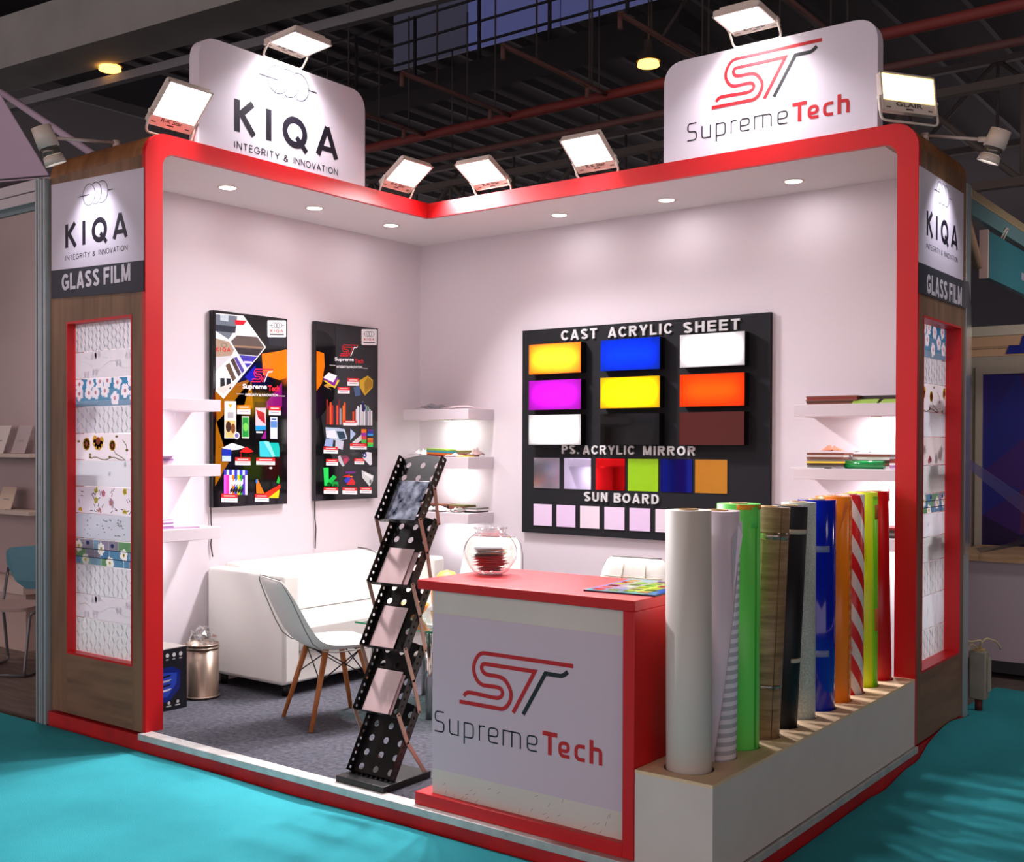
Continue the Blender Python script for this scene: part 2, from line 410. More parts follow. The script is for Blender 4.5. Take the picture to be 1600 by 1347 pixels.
def bold_text(s, x0, x1, y0, h, w, gap=.22):
    """plain grotesque bold capitals, drawn as strokes of width w"""
    k = w/h; a = k/2; b = 1-a
    def arc(cx, cy, rx, ry, t0, t1, n=14): return [(cx+rx*math.cos(t0+(t1-t0)*i/n), cy+ry*math.sin(t0+(t1-t0)*i/n)) for i in range(n+1)]
    d = math.radians
    S_ = arc(.34, .74, .34-a, .26-a, d(25), d(255), 14)+arc(.34, .26, .34-a, .26-a, d(75), d(-155), 14)
    G = {'A': (.76, [[(a*.8, 0), (.38, 1)], [(.76-a*.8, 0), (.38, 1)], [(.18, .27), (.58, .27)]]),
         'B': (.68, [[(a, 0), (a, 1)], [(a, b), (.42, b)]+arc(.42, .765, .2, .235-a, d(90), d(-90), 10)+[(a, .53)], [(.42, .53)]+arc(.44, .265, .24-a*.5, .265-a, d(90), d(-90), 10)+[(a, a)]]),
         'C': (.74, [arc(.39, .5, .39-a, .5-a, d(38), d(322), 22)]), 'D': (.72, [[(a, 0), (a, 1)], [(a, b), (.32, b)]+arc(.32, .5, .4-a, .5-a, d(90), d(-90), 16)+[(a, a)]]),
         'E': (.64, [[(a, 0), (a, 1)], [(a, b), (.64, b)], [(a, .52), (.6, .52)], [(a, a), (.64, a)]]), 'F': (.6, [[(a, 0), (a, 1)], [(a, b), (.6, b)], [(a, .5), (.54, .5)]]),
         'G': (.78, [arc(.4, .5, .4-a, .5-a, d(40), d(300), 20)+[(.78-a, .2), (.78-a, .46), (.42, .46)]]), 'H': (.70, [[(a, 0), (a, 1)], [(.7-a, 0), (.7-a, 1)], [(a, .53), (.7-a, .53)]]),
         'I': (k, [[(a, 0), (a, 1)]]), 'L': (.6, [[(a, 1), (a, 0)], [(a, a), (.6, a)]]), 'M': (.84, [[(a, 0), (a, 1)], [(a*1.1, 1), (.42, .06)], [(.84-a*1.1, 1), (.42, .06)], [(.84-a, 0), (.84-a, 1)]]),
         'N': (.70, [[(a, 0), (a, 1)], [(a*1.2, .97), (.7-a*1.2, .03)], [(.7-a, 0), (.7-a, 1)]]), 'O': (.80, [arc(.4, .5, .4-a, .5-a, 0, 2*PI, 30)]),
         'P': (.66, [[(a, 0), (a, 1)], [(a, b), (.4, b)]+arc(.4, .71, .26-a, .29-a, d(90), d(-90), 12)+[(a, .42+a)]]), 'R': (.72, [[(a, 0), (a, 1)], [(a, b), (.42, b)]+arc(.42, .725, .26-a, .275-a, d(90), d(-90), 12)+[(a, .45+a)], [(.36, .45), (.72-a, 0)]]),
         'S': (.68, [S_]), 'T': (.64, [[(0, b), (.64, b)], [(.32, 1), (.32, 0)]]), 'U': (.70, [[(a, 1), (a, .32)]+arc(.35, .33, .35-a, .33-a, d(180), d(360), 14)+[(.7-a, 1)]]),
         'Y': (.72, [[(a*.7, 1), (.36, .42)], [(.72-a*.7, 1), (.36, .42)], [(.36, .45), (.36, 0)]]), '.': (k, [[(a, 0), (a, k)]]), ' ': (.28, [])}
    tot = sum(G[c][0] for c in s)+gap*(len(s)-1); f = (x1-x0)/tot; out = []; x = x0
    for c in s:
        adv, P = G[c]; one = []
        for p in P: one += [[(x+u*f, y0+v*h) for u, v in q] for q in stroke(p, k)]
        if one: out.append(one)
        x += (adv+gap)*f
    return out
def add_raised(mb, L, fn, h0, h1, mi=0):
    for i, p in enumerate(L): mb.prism(p, fn, h0, h1+i*1e-5, mi)
def kiqa_coil(w=.006):
    """three coil loops pierced by a line, about the origin, radius .104"""
    r = .100; rx = .097; o = []
    o += stroke(ell(-.103, 0, rx, r, 30), w, closed=True)
    for k in (0, 1):
        cx = [0.0, .103][k]; pts = []
        for i in range(41):
            t = -PI*.80 + 2*PI*.80*i/40
            pts.append((cx+rx*math.cos(t), r*math.sin(t)))
        keep = [p for p in pts if ((p[0]-(cx-.103))/rx)**2 + (p[1]/r)**2 > .99]
        o += stroke(keep, w)
    o += stroke([(-.278, 0), (-.10, 0)], w*1.2); o += stroke([(.2, 0), (.282, 0)], w*1.2)
    return o
TAG_ = 'INTEGRITY & INNOVATION'
def scale_polys(L, s, dx=0, dy=0): return [[(x*s+dx, y*s+dy) for x, y in p] for p in L]
def kiqa_parts(fn, parent, cx, base, width, h=.001, imat=INK):
    for L_ in kiqa_letters():
        mb = MB(); add_polys(mb, scale_polys(L_, width, cx, base), fn, h); mb.build('letter', imat, parent, fix=False)
    for wd_, a, b in (('INTEGRITY', -.5, -.088), ('&', -.045, -.005), ('INNOVATION', .05, .5)):
        mb = MB(); add_polys(mb, thin_text(wd_, cx+width*a, cx+width*b, base-width*.118, width*.044, width*.0066), fn, h); mb.build('tagline', imat, parent, fix=False)
    mb = MB(); add_polys(mb, scale_polys(kiqa_coil(.0075), width, cx-.0*width, base+width*.458), fn, h); mb.build('logo', mat('grey_ink', (52, 48, 62)), parent, fix=False)

# --- ST monogram + SupremeTech (metres as on the counter, origin at the monogram's centre)
ST1 = [(.262, .098), (-.165, .098), (-.192, .09), (-.213, .064), (-.223, .033), (-.218, .007), (-.202, -.018), (-.178, -.031), (-.157, -.032), (-.103, -.031), (-.083, -.036), (-.075, -.051), (-.083, -.066), (-.103, -.074), (-.171, -.073), (-.243, -.071), (-.261, -.076), (-.273, -.089)]
ST2 = [(-.022, -.121), (.083, .055), (-.161, .055), (-.177, .050), (-.181, .034), (-.168, .018), (-.144, .013), (-.104, .013), (-.067, .005), (-.044, -.019), (-.032, -.049), (-.040, -.082), (-.060, -.106), (-.083, -.115), (-.296, -.115)]
ST3 = [(.027, -.121), (.133, .054), (.199, .053), (.218, .058), (.237, .073)]
def hermite(pts, n=7, long=.1):
    P = [Vector(p) for p in pts]; T = []
    for i, p in enumerate(P):
        a = P[max(i-1, 0)]; b = P[min(i+1, len(P)-1)]
        da, db = p-a, b-p
        if da.length > long and db.length > long: T.append(None)
        elif da.length > long: T.append(da.normalized())
        elif db.length > long: T.append(db.normalized())
        else: T.append((b-a).normalized())
    out = [P[0]]
    for i in range(len(P)-1):
        a, b = P[i], P[i+1]; L_ = (b-a).length
        if L_ > long or T[i] is None or T[i+1] is None: out.append(b); continue
        for k in range(1, n+1):
            t = k/n; out.append(a*(2*t**3-3*t*t+1)+T[i]*L_*(t**3-2*t*t+t)+b*(-2*t**3+3*t*t)+T[i+1]*L_*(t**3-t*t))
    return out
def st_polys(w=.0165): return stroke(hermite(ST1), w) + stroke(hermite(ST2), w), stroke(hermite(ST3, 7, .05), w*1.05)
def supreme_polys():
    th = .0062; bd = .0175; b = -.259; X = .064; H = .09
    def g(P, w, r=.016): return stroke(fillet(P, r), w)
    A = []; B = []
    A.append(g([(-.380, b+H-.004), (-.43+.003, b+H-.004), (-.43+.003, b+H*.52), (-.380, b+H*.48), (-.380, b+.003), (-.43, b+.003)], th))
    A.append(g([(-.349, b+X), (-.349, b+.003), (-.303, b+.003)], th) + stroke([(-.303, b+X), (-.303, b)], th))
    A.append(stroke([(-.271, b+X), (-.271, b-.026)], th) + g([(-.271, b+X-.003), (-.224, b+X-.003), (-.224, b+.003), (-.271, b+.003)], th))
    A.append(stroke([(-.192, b), (-.192, b+X)], th) + g([(-.192, b+X*.5), (-.192, b+X-.003), (-.163, b+X-.003)], th))
    def e(x0, x1, w, r): return g([(x1-.002, b+w/2), (x0+w/2, b+w/2), (x0+w/2, b+X-w/2), (x1-w/2, b+X-w/2), (x1-w/2, b+X*.44), (x0+w/2, b+X*.44)], w, r)
    A.append(e(-.147, -.095, th, .016))
    A.append(stroke([(-.071, b), (-.071, b+X)], th) + g([(-.071, b+X-.003), (.014, b+X-.003), (.014, b)], th) + stroke([(-.028, b+X-.003), (-.028, b)], th))
    A.append(e(.045, .097, th, .016))
    B.append(stroke([(.120, b+H-bd/2), (.190, b+H-bd/2)], bd) + stroke([(.155, b+H), (.155, b)], bd))
    B.append(g([(.247, b+bd*.4), (.193+bd/2, b+bd*.4), (.193+bd/2, b+X-bd*.4), (.249-bd/2, b+X-bd*.4), (.249-bd/2, b+X*.42), (.2, b+X*.42)], bd*.82, .02))
    B.append(g([(.316, b+bd*.4), (.267+bd/2, b+bd*.4), (.267+bd/2, b+X-bd*.4), (.316, b+X-bd*.4)], bd*.86, .02))
    B.append(stroke([(.345, b), (.345, b+H)], bd) + g([(.345, b+X-bd*.4), (.389-bd/2+.005, b+X-bd*.4), (.389-bd/2+.005, b)], bd*.9, .014))
    return A, B
def supreme_parts(fn, parent, cx, cz, s=1.0, h=.001, dark=INKB, red=INKR):
    r_, k_ = st_polys(); A, B = supreme_polys()
    mb = MB(); add_polys(mb, scale_polys(r_, s, cx, cz), fn, h, 0); add_polys(mb, scale_polys(k_, s, cx, cz), fn, h, 1); mb.build('logo', [red, dark], parent, fix=False)
    for group_, m_ in ((A, dark), (B, red)):
        for one in group_:
            mb = MB(); add_polys(mb, scale_polys(one, s, cx, cz), fn, h, 0); mb.build('letter', m_, parent, fix=False)

# ================================================================= THE SETTING
L = 3.0; WX = 4.01; DL = .757; DR = .768; TH = .106; HB = 3.051; HT = 3.15; X0 = -.14; YB = .09; FZ = -.09
front = lambda u, v, d: (u, -L-d, v)
right = lambda u, v, d: (WX+d, u, v)
leftw = lambda u, v, d: (d, u, v)
backw = lambda u, v, d: (u, -d, v)

# floors
mb = MB()
nx, ny = 90, 70
def carpet_z(x, y):
    z = FZ + .003*math.sin(2.1*x+1.7*y) + .0006*math.sin(5.3*x-2.2*y+1)
    d = (x-4.02)
    if d > -.2 and y > -1.4: z += .088*math.exp(-(max(0, d-.02)/.13)**2)*(1/(1+math.exp(-(y+.66)/.05)))*(1/(1+math.exp((y-.34)/.10))) + .012*math.sin(9*y+4*x)*math.exp(-d/.9)
    dd = -3.03-y
    if dd > 0: z += .014*(.5+.5*math.sin(5.2*x+.6))*math.exp(-(dd/.10)**2)
    return z
xs = [-9+.0]; xs = [-9, -6, -4, -2.5, -1.6] + [-1.2+.09*i for i in range(82)] + [6.4, 7.2, 8.5, 11]
ys = [-11, -9, -7.5, -6.4] + [-5.8+.07*i for i in range(106)]
for reg, (xa, xb, ya, yb) in {'front': (-9, 11, -11, -3.03), 'side': (4.02, 11, -3.03, 1.45)}.items():
    X = sorted({x for x in xs if xa < x < xb} | {xa, xb}); Y = sorted({y for y in ys if ya < y < yb} | {ya, yb})
    if reg == 'side': Y = sorted({-3.03+.05*i for i in range(90)} | {1.45}); X = sorted({4.02+.05*i for i in range(14)} | set(x for x in X if x > 4.7))
    V = [(x, y, carpet_z(x, y)) for y in Y for x in X]; n = len(X)
    mb.add(V, [[j*n+i, j*n+i+1, (j+1)*n+i+1, (j+1)*n+i] for j in range(len(Y)-1) for i in range(n-1)], 0, True)
V = [(x, y, carpet_z(max(x, 4.02), y)) for y in [.215+.05*i for i in range(26)] for x in [3.86+.04*i for i in range(5)]]
mb.add(V, [[j*5+i, j*5+i+1, (j+1)*5+i+1, (j+1)*5+i] for j in range(25) for i in range(4)], 0, True)
struct(mb.build('floor', TEAL, fix=False), 'teal green aisle carpet in front of the stand')
mb = MB(); mb.add([(-25, -20, -.13), (25, -20, -.13), (25, 30, -.13), (-25, 30, -.13)], [[0, 1, 2, 3]])
struct(mb.build('hall_floor', mat('hall_floor_concrete', (112, 100, 92), rough=.7, noise=.25, nscale=3), fix=False), 'bare brown grey hall floor under the stands')
mb = MB(); mb.box(X0, WX+.005, -3.018, YB, -.125, -.012, 0)
struct(mb.build('platform_floor', REDP), 'low red painted plinth under the stand')
mb = MB(); mb.box(.01, 3.9, -2.965, -.0, -.012, 0.0)
struct(mb.build('booth_floor', GREYC), 'dark grey needle felt carpet inside the stand')
mb = MB(); mb.box(.735, 3.70, -3.035, -2.96, -.03, .004)
struct(mb.build('trim_1', TRIMW, bevel=.003), 'pale metal edge strip along the front of the platform')
mb = MB(); mb.box(3.70, WX+.012, -3.0, -DR+.02, -.035, -.004)
struct(mb.build('trim_2', TRIMW, bevel=.002), 'grey strip under the white roll holder')

# walls + ceiling
mb = MB(); mb.box(-.06, 0, -L+TH, .06, 0, HB+.03); struct(mb.build('wall_left', WHITE), 'white left wall of the stand')
mb = MB(); mb.box(0, WX-TH, 0, .06, 0, HB+.03); struct(mb.build('wall_back', WHITE), 'white back wall of the stand')
mb = MB()
Lp = [(0.0, -L+TH+.05), (DL-.03, -L+TH+.05), (DL-.03, -DR+.03), (WX-TH-.05, -DR+.03), (WX-TH-.05, 0.0), (0.0, 0.0)]
mb.prism(Lp, lambda u, v, d: (u, v, d), HB, HT-.012)
struct(mb.build('ceiling', CEILW), 'white L shaped canopy soffit with downlights')

RO, RI = .13, .075
def portal(s0, s1, t, ends):
    """outline of an upside-down L: leg between s0 and s0+t, beam to s1"""
    sg = 1 if s1 > s0 else -1
    out = [(s0, 0.0)] + [(s0+sg*(RO-RO*math.cos(a)), HT-RO+RO*math.sin(a)) for a in [PI/2*i/10 for i in range(11)]] + [(s1, HT)]
    inn = [(s1, HB)] + [(s0+sg*(t+RI-RI*math.sin(a)), HB-RI+RI*math.cos(a)) for a in [PI/2*i/8 for i in range(9)]] + [(s0+sg*t, 0.0)]
    return out+inn
# red edge of the left portal (plane x = DL) and of the right portal (plane y = -DR)
mb = MB()
def strip_portal(mb, s0, s1, t, fn, a, b):
    sg = 1 if s1 > s0 else -1
    out = [(s0, 0.0)] + [(s0+sg*(RO-RO*math.cos(x)), HT-RO+RO*math.sin(x)) for x in [PI/2*i/10 for i in range(11)]] + [(s1, HT)]
    inn = [(s0+sg*t, 0.0)] + [(s0+sg*(t+RI-RI*math.cos(x)), HB-RI+RI*math.sin(x)) for x in [PI/2*i/10 for i in range(11)]] + [(s1, HB)]
    for i in range(len(out)-1):
        q = [out[i], out[i+1], inn[i+1], inn[i]]
        v = [fn(u, w, a) for u, w in q] + [fn(u, w, b) for u, w in q]
        mb.add(v, [[0, 1, 2, 3], [7, 6, 5, 4], [0, 4, 5, 1], [2, 6, 7, 3]])
        if i == 0: mb.add([v[0], v[3], v[7], v[4]], [[0, 1, 2, 3]])
    v = [fn(*out[-1], a), fn(*inn[-1], a), fn(*inn[-1], b), fn(*out[-1], b)]; mb.add(v, [[0, 1, 2, 3]])
strip_portal(mb, -L, -DR, TH, lambda u, v, d: (d, u, v), DL-.03, DL)
struct(mb.build('trim_3', RED, fix=False), 'red edge band of the left portal and canopy')
mb = MB()
strip_portal(mb, WX, DL, TH, lambda u, v, d: (u, d, v), -DR+.03, -DR)
struct(mb.build('trim_4', RED, fix=False), 'red edge band of the right portal and canopy')

def end_wall(name, s_out, sg, d0, d1, w0, w1, z0, z1, fn):
    """wood clad end panel: s is the outward axis (s_out = outer face), d runs along the panel"""
    mb = MB()
    def bx(a0, a1, za, zb, mi, ta=0.0, tb=TH):
        P = [fn(s_out+sg*ta, a0, za), fn(s_out+sg*tb, a1, zb)]
        mb.box(P[0][0], P[1][0], P[0][1], P[1][1], P[0][2], P[1][2], mi)
    bx(d0, w0, 0, z1+.0, 0); bx(w1, d1, 0, z1, 0); bx(w0, w1, 0, z0, 1); bx(d0, d1, z1, HT-RO, 0)
    # rounded top, soffit fillet and a strip of roof
    prof = [(0, HT-RO)] + [(RO-RO*math.cos(x), HT-RO+RO*math.sin(x)) for x in [PI/2*i/10 for i in range(1, 11)]]
    inn = [(TH, HT-RO)] + [(TH+RI-RI*math.cos(x), HB-RI+RI*math.sin(x)) for x in [PI/2*i/10 for i in range(1, 11)]]
    for i in range(10):
        q = [prof[i], prof[i+1], inn[i+1], inn[i]]
        v = [fn(s_out+sg*s_, d0, z) for s_, z in q] + [fn(s_out+sg*s_, d1, z) for s_, z in q]
        mb.add(v, [[0, 1, 2, 3], [7, 6, 5, 4], [0, 4, 5, 1], [2, 6, 7, 3]], 2, False)
    o = mb.build(name, [WOODL, WOODH, WOODT])
    return o
wl = struct(end_wall('wall_left_end', -L, 1, X0, DL-.03, .02, .64, .335, 2.195, lambda s, d, z: (d, s, z)), 'brown wood end panel at the left front with a film window')
wr = struct(end_wall('wall_right_end', WX, -1, YB, -DR+.03, .025, -.672, .352, 2.18, lambda s, d, z: (s, d, z)), 'brown wood end panel at the right with a film window')

# canopy roof skin behind the fascia
mb = MB(); mb.box(X0, DL-.03, -L+RO, -.0, HT-.012, HT); mb.box(DL-.03, WX-RO, -DR+.03, 0, HT-.012, HT)
struct(mb.build('canopy_ceiling', WOODT), 'top skin of the canopy')

# ---- film windows in the end panels
def film_window(name, fn, u0, u1, z0, z1, depth, seedn, order, label):
    """fn(u, v, out): out = distance in front of the panel face"""
    rnd = random.Random(seedn)
    mb = MB(); t = .012
    def q(ua, ub, za, zb, da, db):
        a = fn(ua, za, da); b = fn(ub, zb, db); mb.box(a[0], b[0], a[1], b[1], a[2], b[2])
    q(u0, u0+t, z0, z1, -depth, .002); q(u1-t, u1, z0, z1, -depth, .002); q(u0+t, u1-t, z0, z0+t, -depth, .002); q(u0+t, u1-t, z1-t, z1, -depth, .002)
    fr = struct(mb.build(name, RED), label)
    mb = MB(); a = fn(u0+t, z0+t, -depth); b = fn(u1-t, z1-t, -depth+.006); mb.box(a[0], b[0], a[1], b[1], a[2], b[2])
    mb.build('glass_pane', GLASS, fr)
    ua, ub = u0+t+.004, u1-t-.004
    n = len(order); tot = z1-z0-2*t; z = z1-t
    def ground(A, x0, y0, x1, y1, rgb, discs, nx_=84):
        ny_ = max(2, int(nx_*(y1-y0)/(x1-x0)))
        for j in range(ny_):
            run = None
            for i in range(nx_+1):
                cx, cy = x0+(x1-x0)*(i+.5)/nx_, y0+(y1-y0)*(j+.5)/ny_
                free = i < nx_ and not any((cx-a)**2+(cy-b)**2 < r*r for a, b, r in discs)
                if free and run is None: run = i
                if not free and run is not None:
                    A.rect(x0+(x1-x0)*run/nx_, y0+(y1-y0)*j/ny_, x0+(x1-x0)*i/nx_, y0+(y1-y0)*(j+1)/ny_, rgb, True); run = None
        A.h += A.step
    def petals_of(cx, cy, r, n_, pr, a0): return [(cx+r*.62*math.cos(a0+2*PI*k/n_), cy+r*.62*math.sin(a0+2*PI*k/n_), r*pr) for k in range(n_)]
    for kind, frac in order:
        za = z-tot*frac; h = z-za; w = ub-ua
        A = Art(lambda u, v, d: fn(u, v, -depth+.007+d), .00006)
        base = dict(weave=(222, 222, 228), vine=(222, 220, 226), blossom=(236, 234, 240), diamond=(224, 225, 230), sunflower=(238, 232, 236), plain=(222, 226, 232), garden=(232, 228, 236), grass=(200, 206, 216), tiles=(236, 238, 232), hexes=(218, 222, 220), petals=(216, 208, 208), frost=(220, 223, 224))[kind]
        A.rect(ua, za+.002, ub, z-.002, base)
        def X(k): return ua+w*k
        def Yv(k): return za+h*k
        def flower(cx, cy, r, pet, cen, np_=5, pr=.5):
            a0 = rnd.random()*6
            for k in range(np_):
                a = a0+2*PI*k/np_; px, py = cx+r*.62*math.cos(a), cy+r*.62*math.sin(a)
                if ua+r*.5 < px < ub-r*.5 and za+r*.5 < py < z-r*.5: A.disc(px, py, r*pr, r*pr, pet, 9, True)
            A.h += A.step
            if ua+r*.4 < cx < ub-r*.4 and za+r*.4 < cy < z-r*.4: A.disc(cx, cy, r*.33, r*.33, cen, 9)
        if kind in ('weave', 'diamond', 'frost'):
            nx_, ny_ = (14, 5) if kind != 'weave' else (16, 7)
            for j in range(ny_):
                for i in range(nx_):
                    cx, cy = X((i+.5)/nx_), Yv((j+.5)/ny_); s_ = w/nx_*.34; sgn = 1 if (i+j) % 2 else -1
                    A.poly([(cx-s_, cy-sgn*s_*.9), (cx-s_*.4, cy-sgn*s_*1.1), (cx+s_, cy+sgn*s_*.9), (cx+s_*.4, cy+sgn*s_*1.1)], (238, 240, 244) if sgn > 0 else (196, 200, 208), True)
        elif kind == 'vine':
            A.stroke([(X(.02+.96*i/24), Yv(.45+.16*math.sin(i*.55))) for i in range(25)], .004, (238, 236, 240))
            A.stroke([(X(.02+.5*i/14), Yv(.8+.08*math.sin(i*.8))) for i in range(15)], .004, (238, 236, 240))
            for px, py in ((.3, .8), (.18, .15), (.32, .22), (.36, .88), (.7, .5), (.85, .75)):
                for k in range(2): A.disc(X(px)+(k-.5)*.03, Yv(py), .013, .022, (236, 232, 238), 10, True)
        elif kind == 'blossom':
            fl = [(X(px), Yv(py)) for px, py in ((.06, .82), (.06, .48), (.24, .86), (.22, .5), (.33, .5), (.4, .88), (.48, .55), (.52, .9), (.64, .28), (.68, .82), (.8, .52), (.9, .88), (.93, .35))]
            D = [d for cx, cy in fl for d in petals_of(cx, cy, .036, 5, .5, rnd.random()*6)]
            ground(A, ua, za+.002, ub, Yv(.22), (150, 188, 212), D); ground(A, ua, Yv(.22), ub, Yv(.62), (110, 176, 210), D); ground(A, ua, Yv(.62), ub, z-.002, (74, 166, 210), D)
            for cx, cy in fl:
                if ua+.02 < cx < ub-.02 and za+.015 < cy < z-.015: A.disc(cx, cy, .012, .012, (236, 176, 190), 9)
        elif kind == 'sunflower':
            A.stroke([(X(.25+.55*i/12), Yv(.06+.05*math.sin(i))) for i in range(13)], .005, (110, 106, 66)); A.stroke([(X(.6), Yv(.5)), (X(.65), Yv(.25)), (X(.78), Yv(.06))], .005, (96, 112, 60))
            A.stroke([(X(.76), Yv(.75)), (X(.82), Yv(.55)), (X(.83), Yv(.3))], .005, (112, 100, 66))
            for px, py, r in ((.37, .72, .052), (.18, .6, .036), (.6, .55, .03), (.97, .7, .034)):
                flower(X(px), Yv(py), r, (236, 186, 40), (214, 92, 30), 9, .42); A.disc(X(px), Yv(py), r*.42, r*.42, (206, 96, 36), 12)
            for px, py in ((.05, .7), (.24, .2), (.24, .1), (.56, .12), (.9, .05), (.83, .38), (.67, .88)): A.poly(ell(X(px), Yv(py), .014, .007, 8), (132, 116, 56))
        elif kind == 'garden':
            for k in range(34):
                cx, cy = X(rnd.uniform(.05, .95)), Yv(rnd.uniform(.08, .92)); a = rnd.random()*PI
                A.stroke([(cx-.012*math.cos(a), cy-.012*math.sin(a)), (cx+.012*math.cos(a), cy+.012*math.sin(a))], .005, rnd.choice([(96, 104, 96), (120, 126, 118), (88, 92, 100)]))
            for px, py, c in ((.34, .88, (222, 214, 70)), (.46, .76, (232, 140, 170)), (.8, .86, (238, 214, 60)), (.34, .5, (226, 214, 70)), (.58, .44, (236, 170, 190)), (.92, .5, (238, 160, 190)), (.4, .12, (236, 170, 180)), (.8, .1, (236, 210, 60)), (.08, .1, (236, 190, 60))): flower(X(px), Yv(py), .018, c, (240, 226, 150))
        elif kind == 'grass':
            for k in range(40):
                g = rnd.choice((.2, .52, .75, .42, .7)); cx, cy = X(g+rnd.uniform(-.07, .07)), Yv(rnd.uniform(.1, .85))
                A.poly(ell(cx, cy, rnd.uniform(.004, .011), .004, 6), (150, 160, 164))
        elif kind == 'tiles':
            cs = [(110, 166, 206), (150, 190, 214), (126, 178, 130), (170, 160, 190), (96, 150, 200), (132, 190, 160), (160, 156, 176)]
            fl = [(X(px), Yv(py)) for px, py in ((.05, .7), (.42, .66), (.78, .5), (.16, .2), (.56, .16), (.95, .55))]
            D = [d for cx, cy in fl for d in petals_of(cx, cy, .034, 6, .42, rnd.random()*6)]
            for j, (ya_, yb_) in enumerate(((.02, .3), (.3, .62), (.62, .98))):
                x = 0
                while x < 1:
                    x2 = min(1, x+rnd.uniform(.08, .2)); ground(A, X(x)+.001, Yv(ya_)+.001, X(x2)-.001, Yv(yb_)-.001, rnd.choice(cs), D, max(3, int(84*(x2-x)))); x = x2
            for k in (.3, .62):
                A.stroke([(ua, Yv(k)), (ub, Yv(k))], .004, (40, 54, 92))
            for cx, cy in fl:
                if ua+.02 < cx < ub-.02 and za+.015 < cy < z-.015: A.disc(cx, cy, .010, .010, (222, 212, 80), 9)
            for px, py in ((.2, .84), (.6, .8), (.92, .8)): A.poly(ell(X(px), Yv(py), .016, .012, 9), (58, 78, 150))
        elif kind == 'hexes':
            for j in range(5):
                for i in range(9):
                    cx = X((i+.5+.5*(j % 2))/9.5); A.stroke(ell(cx, Yv((j+.5)/5), w/22, h/11, 6), .002, (194, 200, 198), closed=True); A.h -= A.step
        elif kind == 'petals':
            for k in range(14):
                cx, cy = X(rnd.uniform(.08, .92)), Yv(rnd.uniform(.12, .88)); flower(cx, cy, .03, rnd.choice([(226, 120, 126), (238, 236, 236), (236, 236, 238)]), (238, 226, 220))
        elif kind == 'plain':
            for px, py in ((.8, .85), (.55, .5), (.15, .35)): A.disc(X(px), Yv(py), .012, .014, (224, 226, 232), 8)
        A.build('film_strip', PRINTF, fr)
        z = za
    return fr
px = [493, 540, 585, 632, 676, 720, 764, 809, 851, 895, 944, 984, 1042]
kinds = ['weave', 'vine', 'blossom', 'diamond', 'sunflower', 'plain', 'garden', 'grass', 'tiles', 'diamond', 'vine', 'frost']
film_window('window_1', front, .02, .64, .335, 2.195, .055, 3, [(k, (px[i+1]-px[i])/(px[-1]-px[0])) for i, k in enumerate(kinds)], 'red framed window of patterned glass film in the left end panel')
kr = [('blossom', .1), ('diamond', .075), ('sunflower', .085), ('plain', .075), ('petals', .085), ('hexes', .085), ('tiles', .06), ('plain', .07), ('hexes', .075), ('frost', .1), ('plain', .1), ('frost', .09)]
film_window('window_2', right, -.672, .025, .352, 2.18, .088, 5, kr, 'red framed window of patterned glass film in the right end panel')

# ================================================================= SIGNS
# header signs above the canopy
t = rthing('header_sign', 'tall white board with dark wordmark and coil logo above the left canopy', 'sign', (DL-.04, -2.02, HT))
mb = MB(); mb.prism([(-2.66, HT+.001), (-1.377, HT+.001)] + fillet([(-1.377, HT+.05), (-1.377, 3.745), (-2.66, 3.745), (-2.66, HT+.05)], .13, 8)[0:], lambda u, v, d: (d, u, v), DL-.085, DL-.004, 0)
mb.build('board', SIGNW, t)
kiqa_parts(lambda u, v, d: (DL-.004+d, u, v), t, -2.018, 3.272, .80)
t = rthing('header_sign', 'white board with red and black lettering and striped monogram above the right canopy', 'sign', (3.18, -DR+.04, HT))
mb = MB(); mb.prism([(2.56, HT+.001), (3.80, HT+.001)] + fillet([(3.80, HT+.05), (3.80, 3.72), (2.56, 3.72), (2.56, HT+.05)], .13, 8), lambda u, v, d: (u, -d, v), DR-.085, DR-.004, 0)
mb.build('board', SIGNW, t)
supreme_parts(lambda u, v, d: (u, -DR+.004-d, v), t, 3.205, 3.547, 1.145)

# vinyl banners on the end panels
def banner(name, label, loc, fn, quad_w, quad_b, kx, kb, kw, gf, curl=0.0):
    t = rthing(name, label, 'banner', loc)
    mb = MB(); mb.prism(quad_w, fn, .0015, .004, 0); mb.build('vinyl_sheet', VINYL, t)
    mb = MB()
    if curl:
        (a0, b0), (a1, b1), (a2, b2), (a3, b3) = quad_b; ks = [0, .9, .92, .94, .96, .98, 1.0]
        def P(k, top, th):
            u = a0+(a1-a0)*k; v = b0 if not top else b3
            d = .0025+curl*max(0, (k-.9)/.1)**2*(1.0 if not top else .5)+th
            return fn(u, v, d)
        for k0, k1 in zip(ks[:-1], ks[1:]):
            mb.add([P(k, tp, th) for th in (0, .0022) for k, tp in ((k0, 0), (k1, 0), (k1, 1), (k0, 1))], [[0, 1, 2, 3], [4, 5, 6, 7], [0, 1, 5, 4], [1, 2, 6, 5], [2, 3, 7, 6], [3, 0, 4, 7]])
        mb.build('name_band', VINYLD, t)
    else:
        mb.prism(quad_b, fn, .0015, .005, 0); mb.build('name_band', VINYLD, t)
    kiqa_parts(fn, t, kx, kb, kw, .0045)
    gw = gf[2]-gf[0]
    for wd_, a, b in (('GLASS', 0, .565), ('FILM', .625, 1)):
        for one in bold_text(wd_, gf[0]+gw*a, gf[0]+gw*b, gf[1], gf[3]-gf[1], (gf[3]-gf[1])*.2, .13):
            mb = MB(); add_raised(mb, one, fn, .0052, .0062); mb.build('letter', mat('vinyl_letter', (206, 198, 208), rough=.5), t, fix=False)
    return t
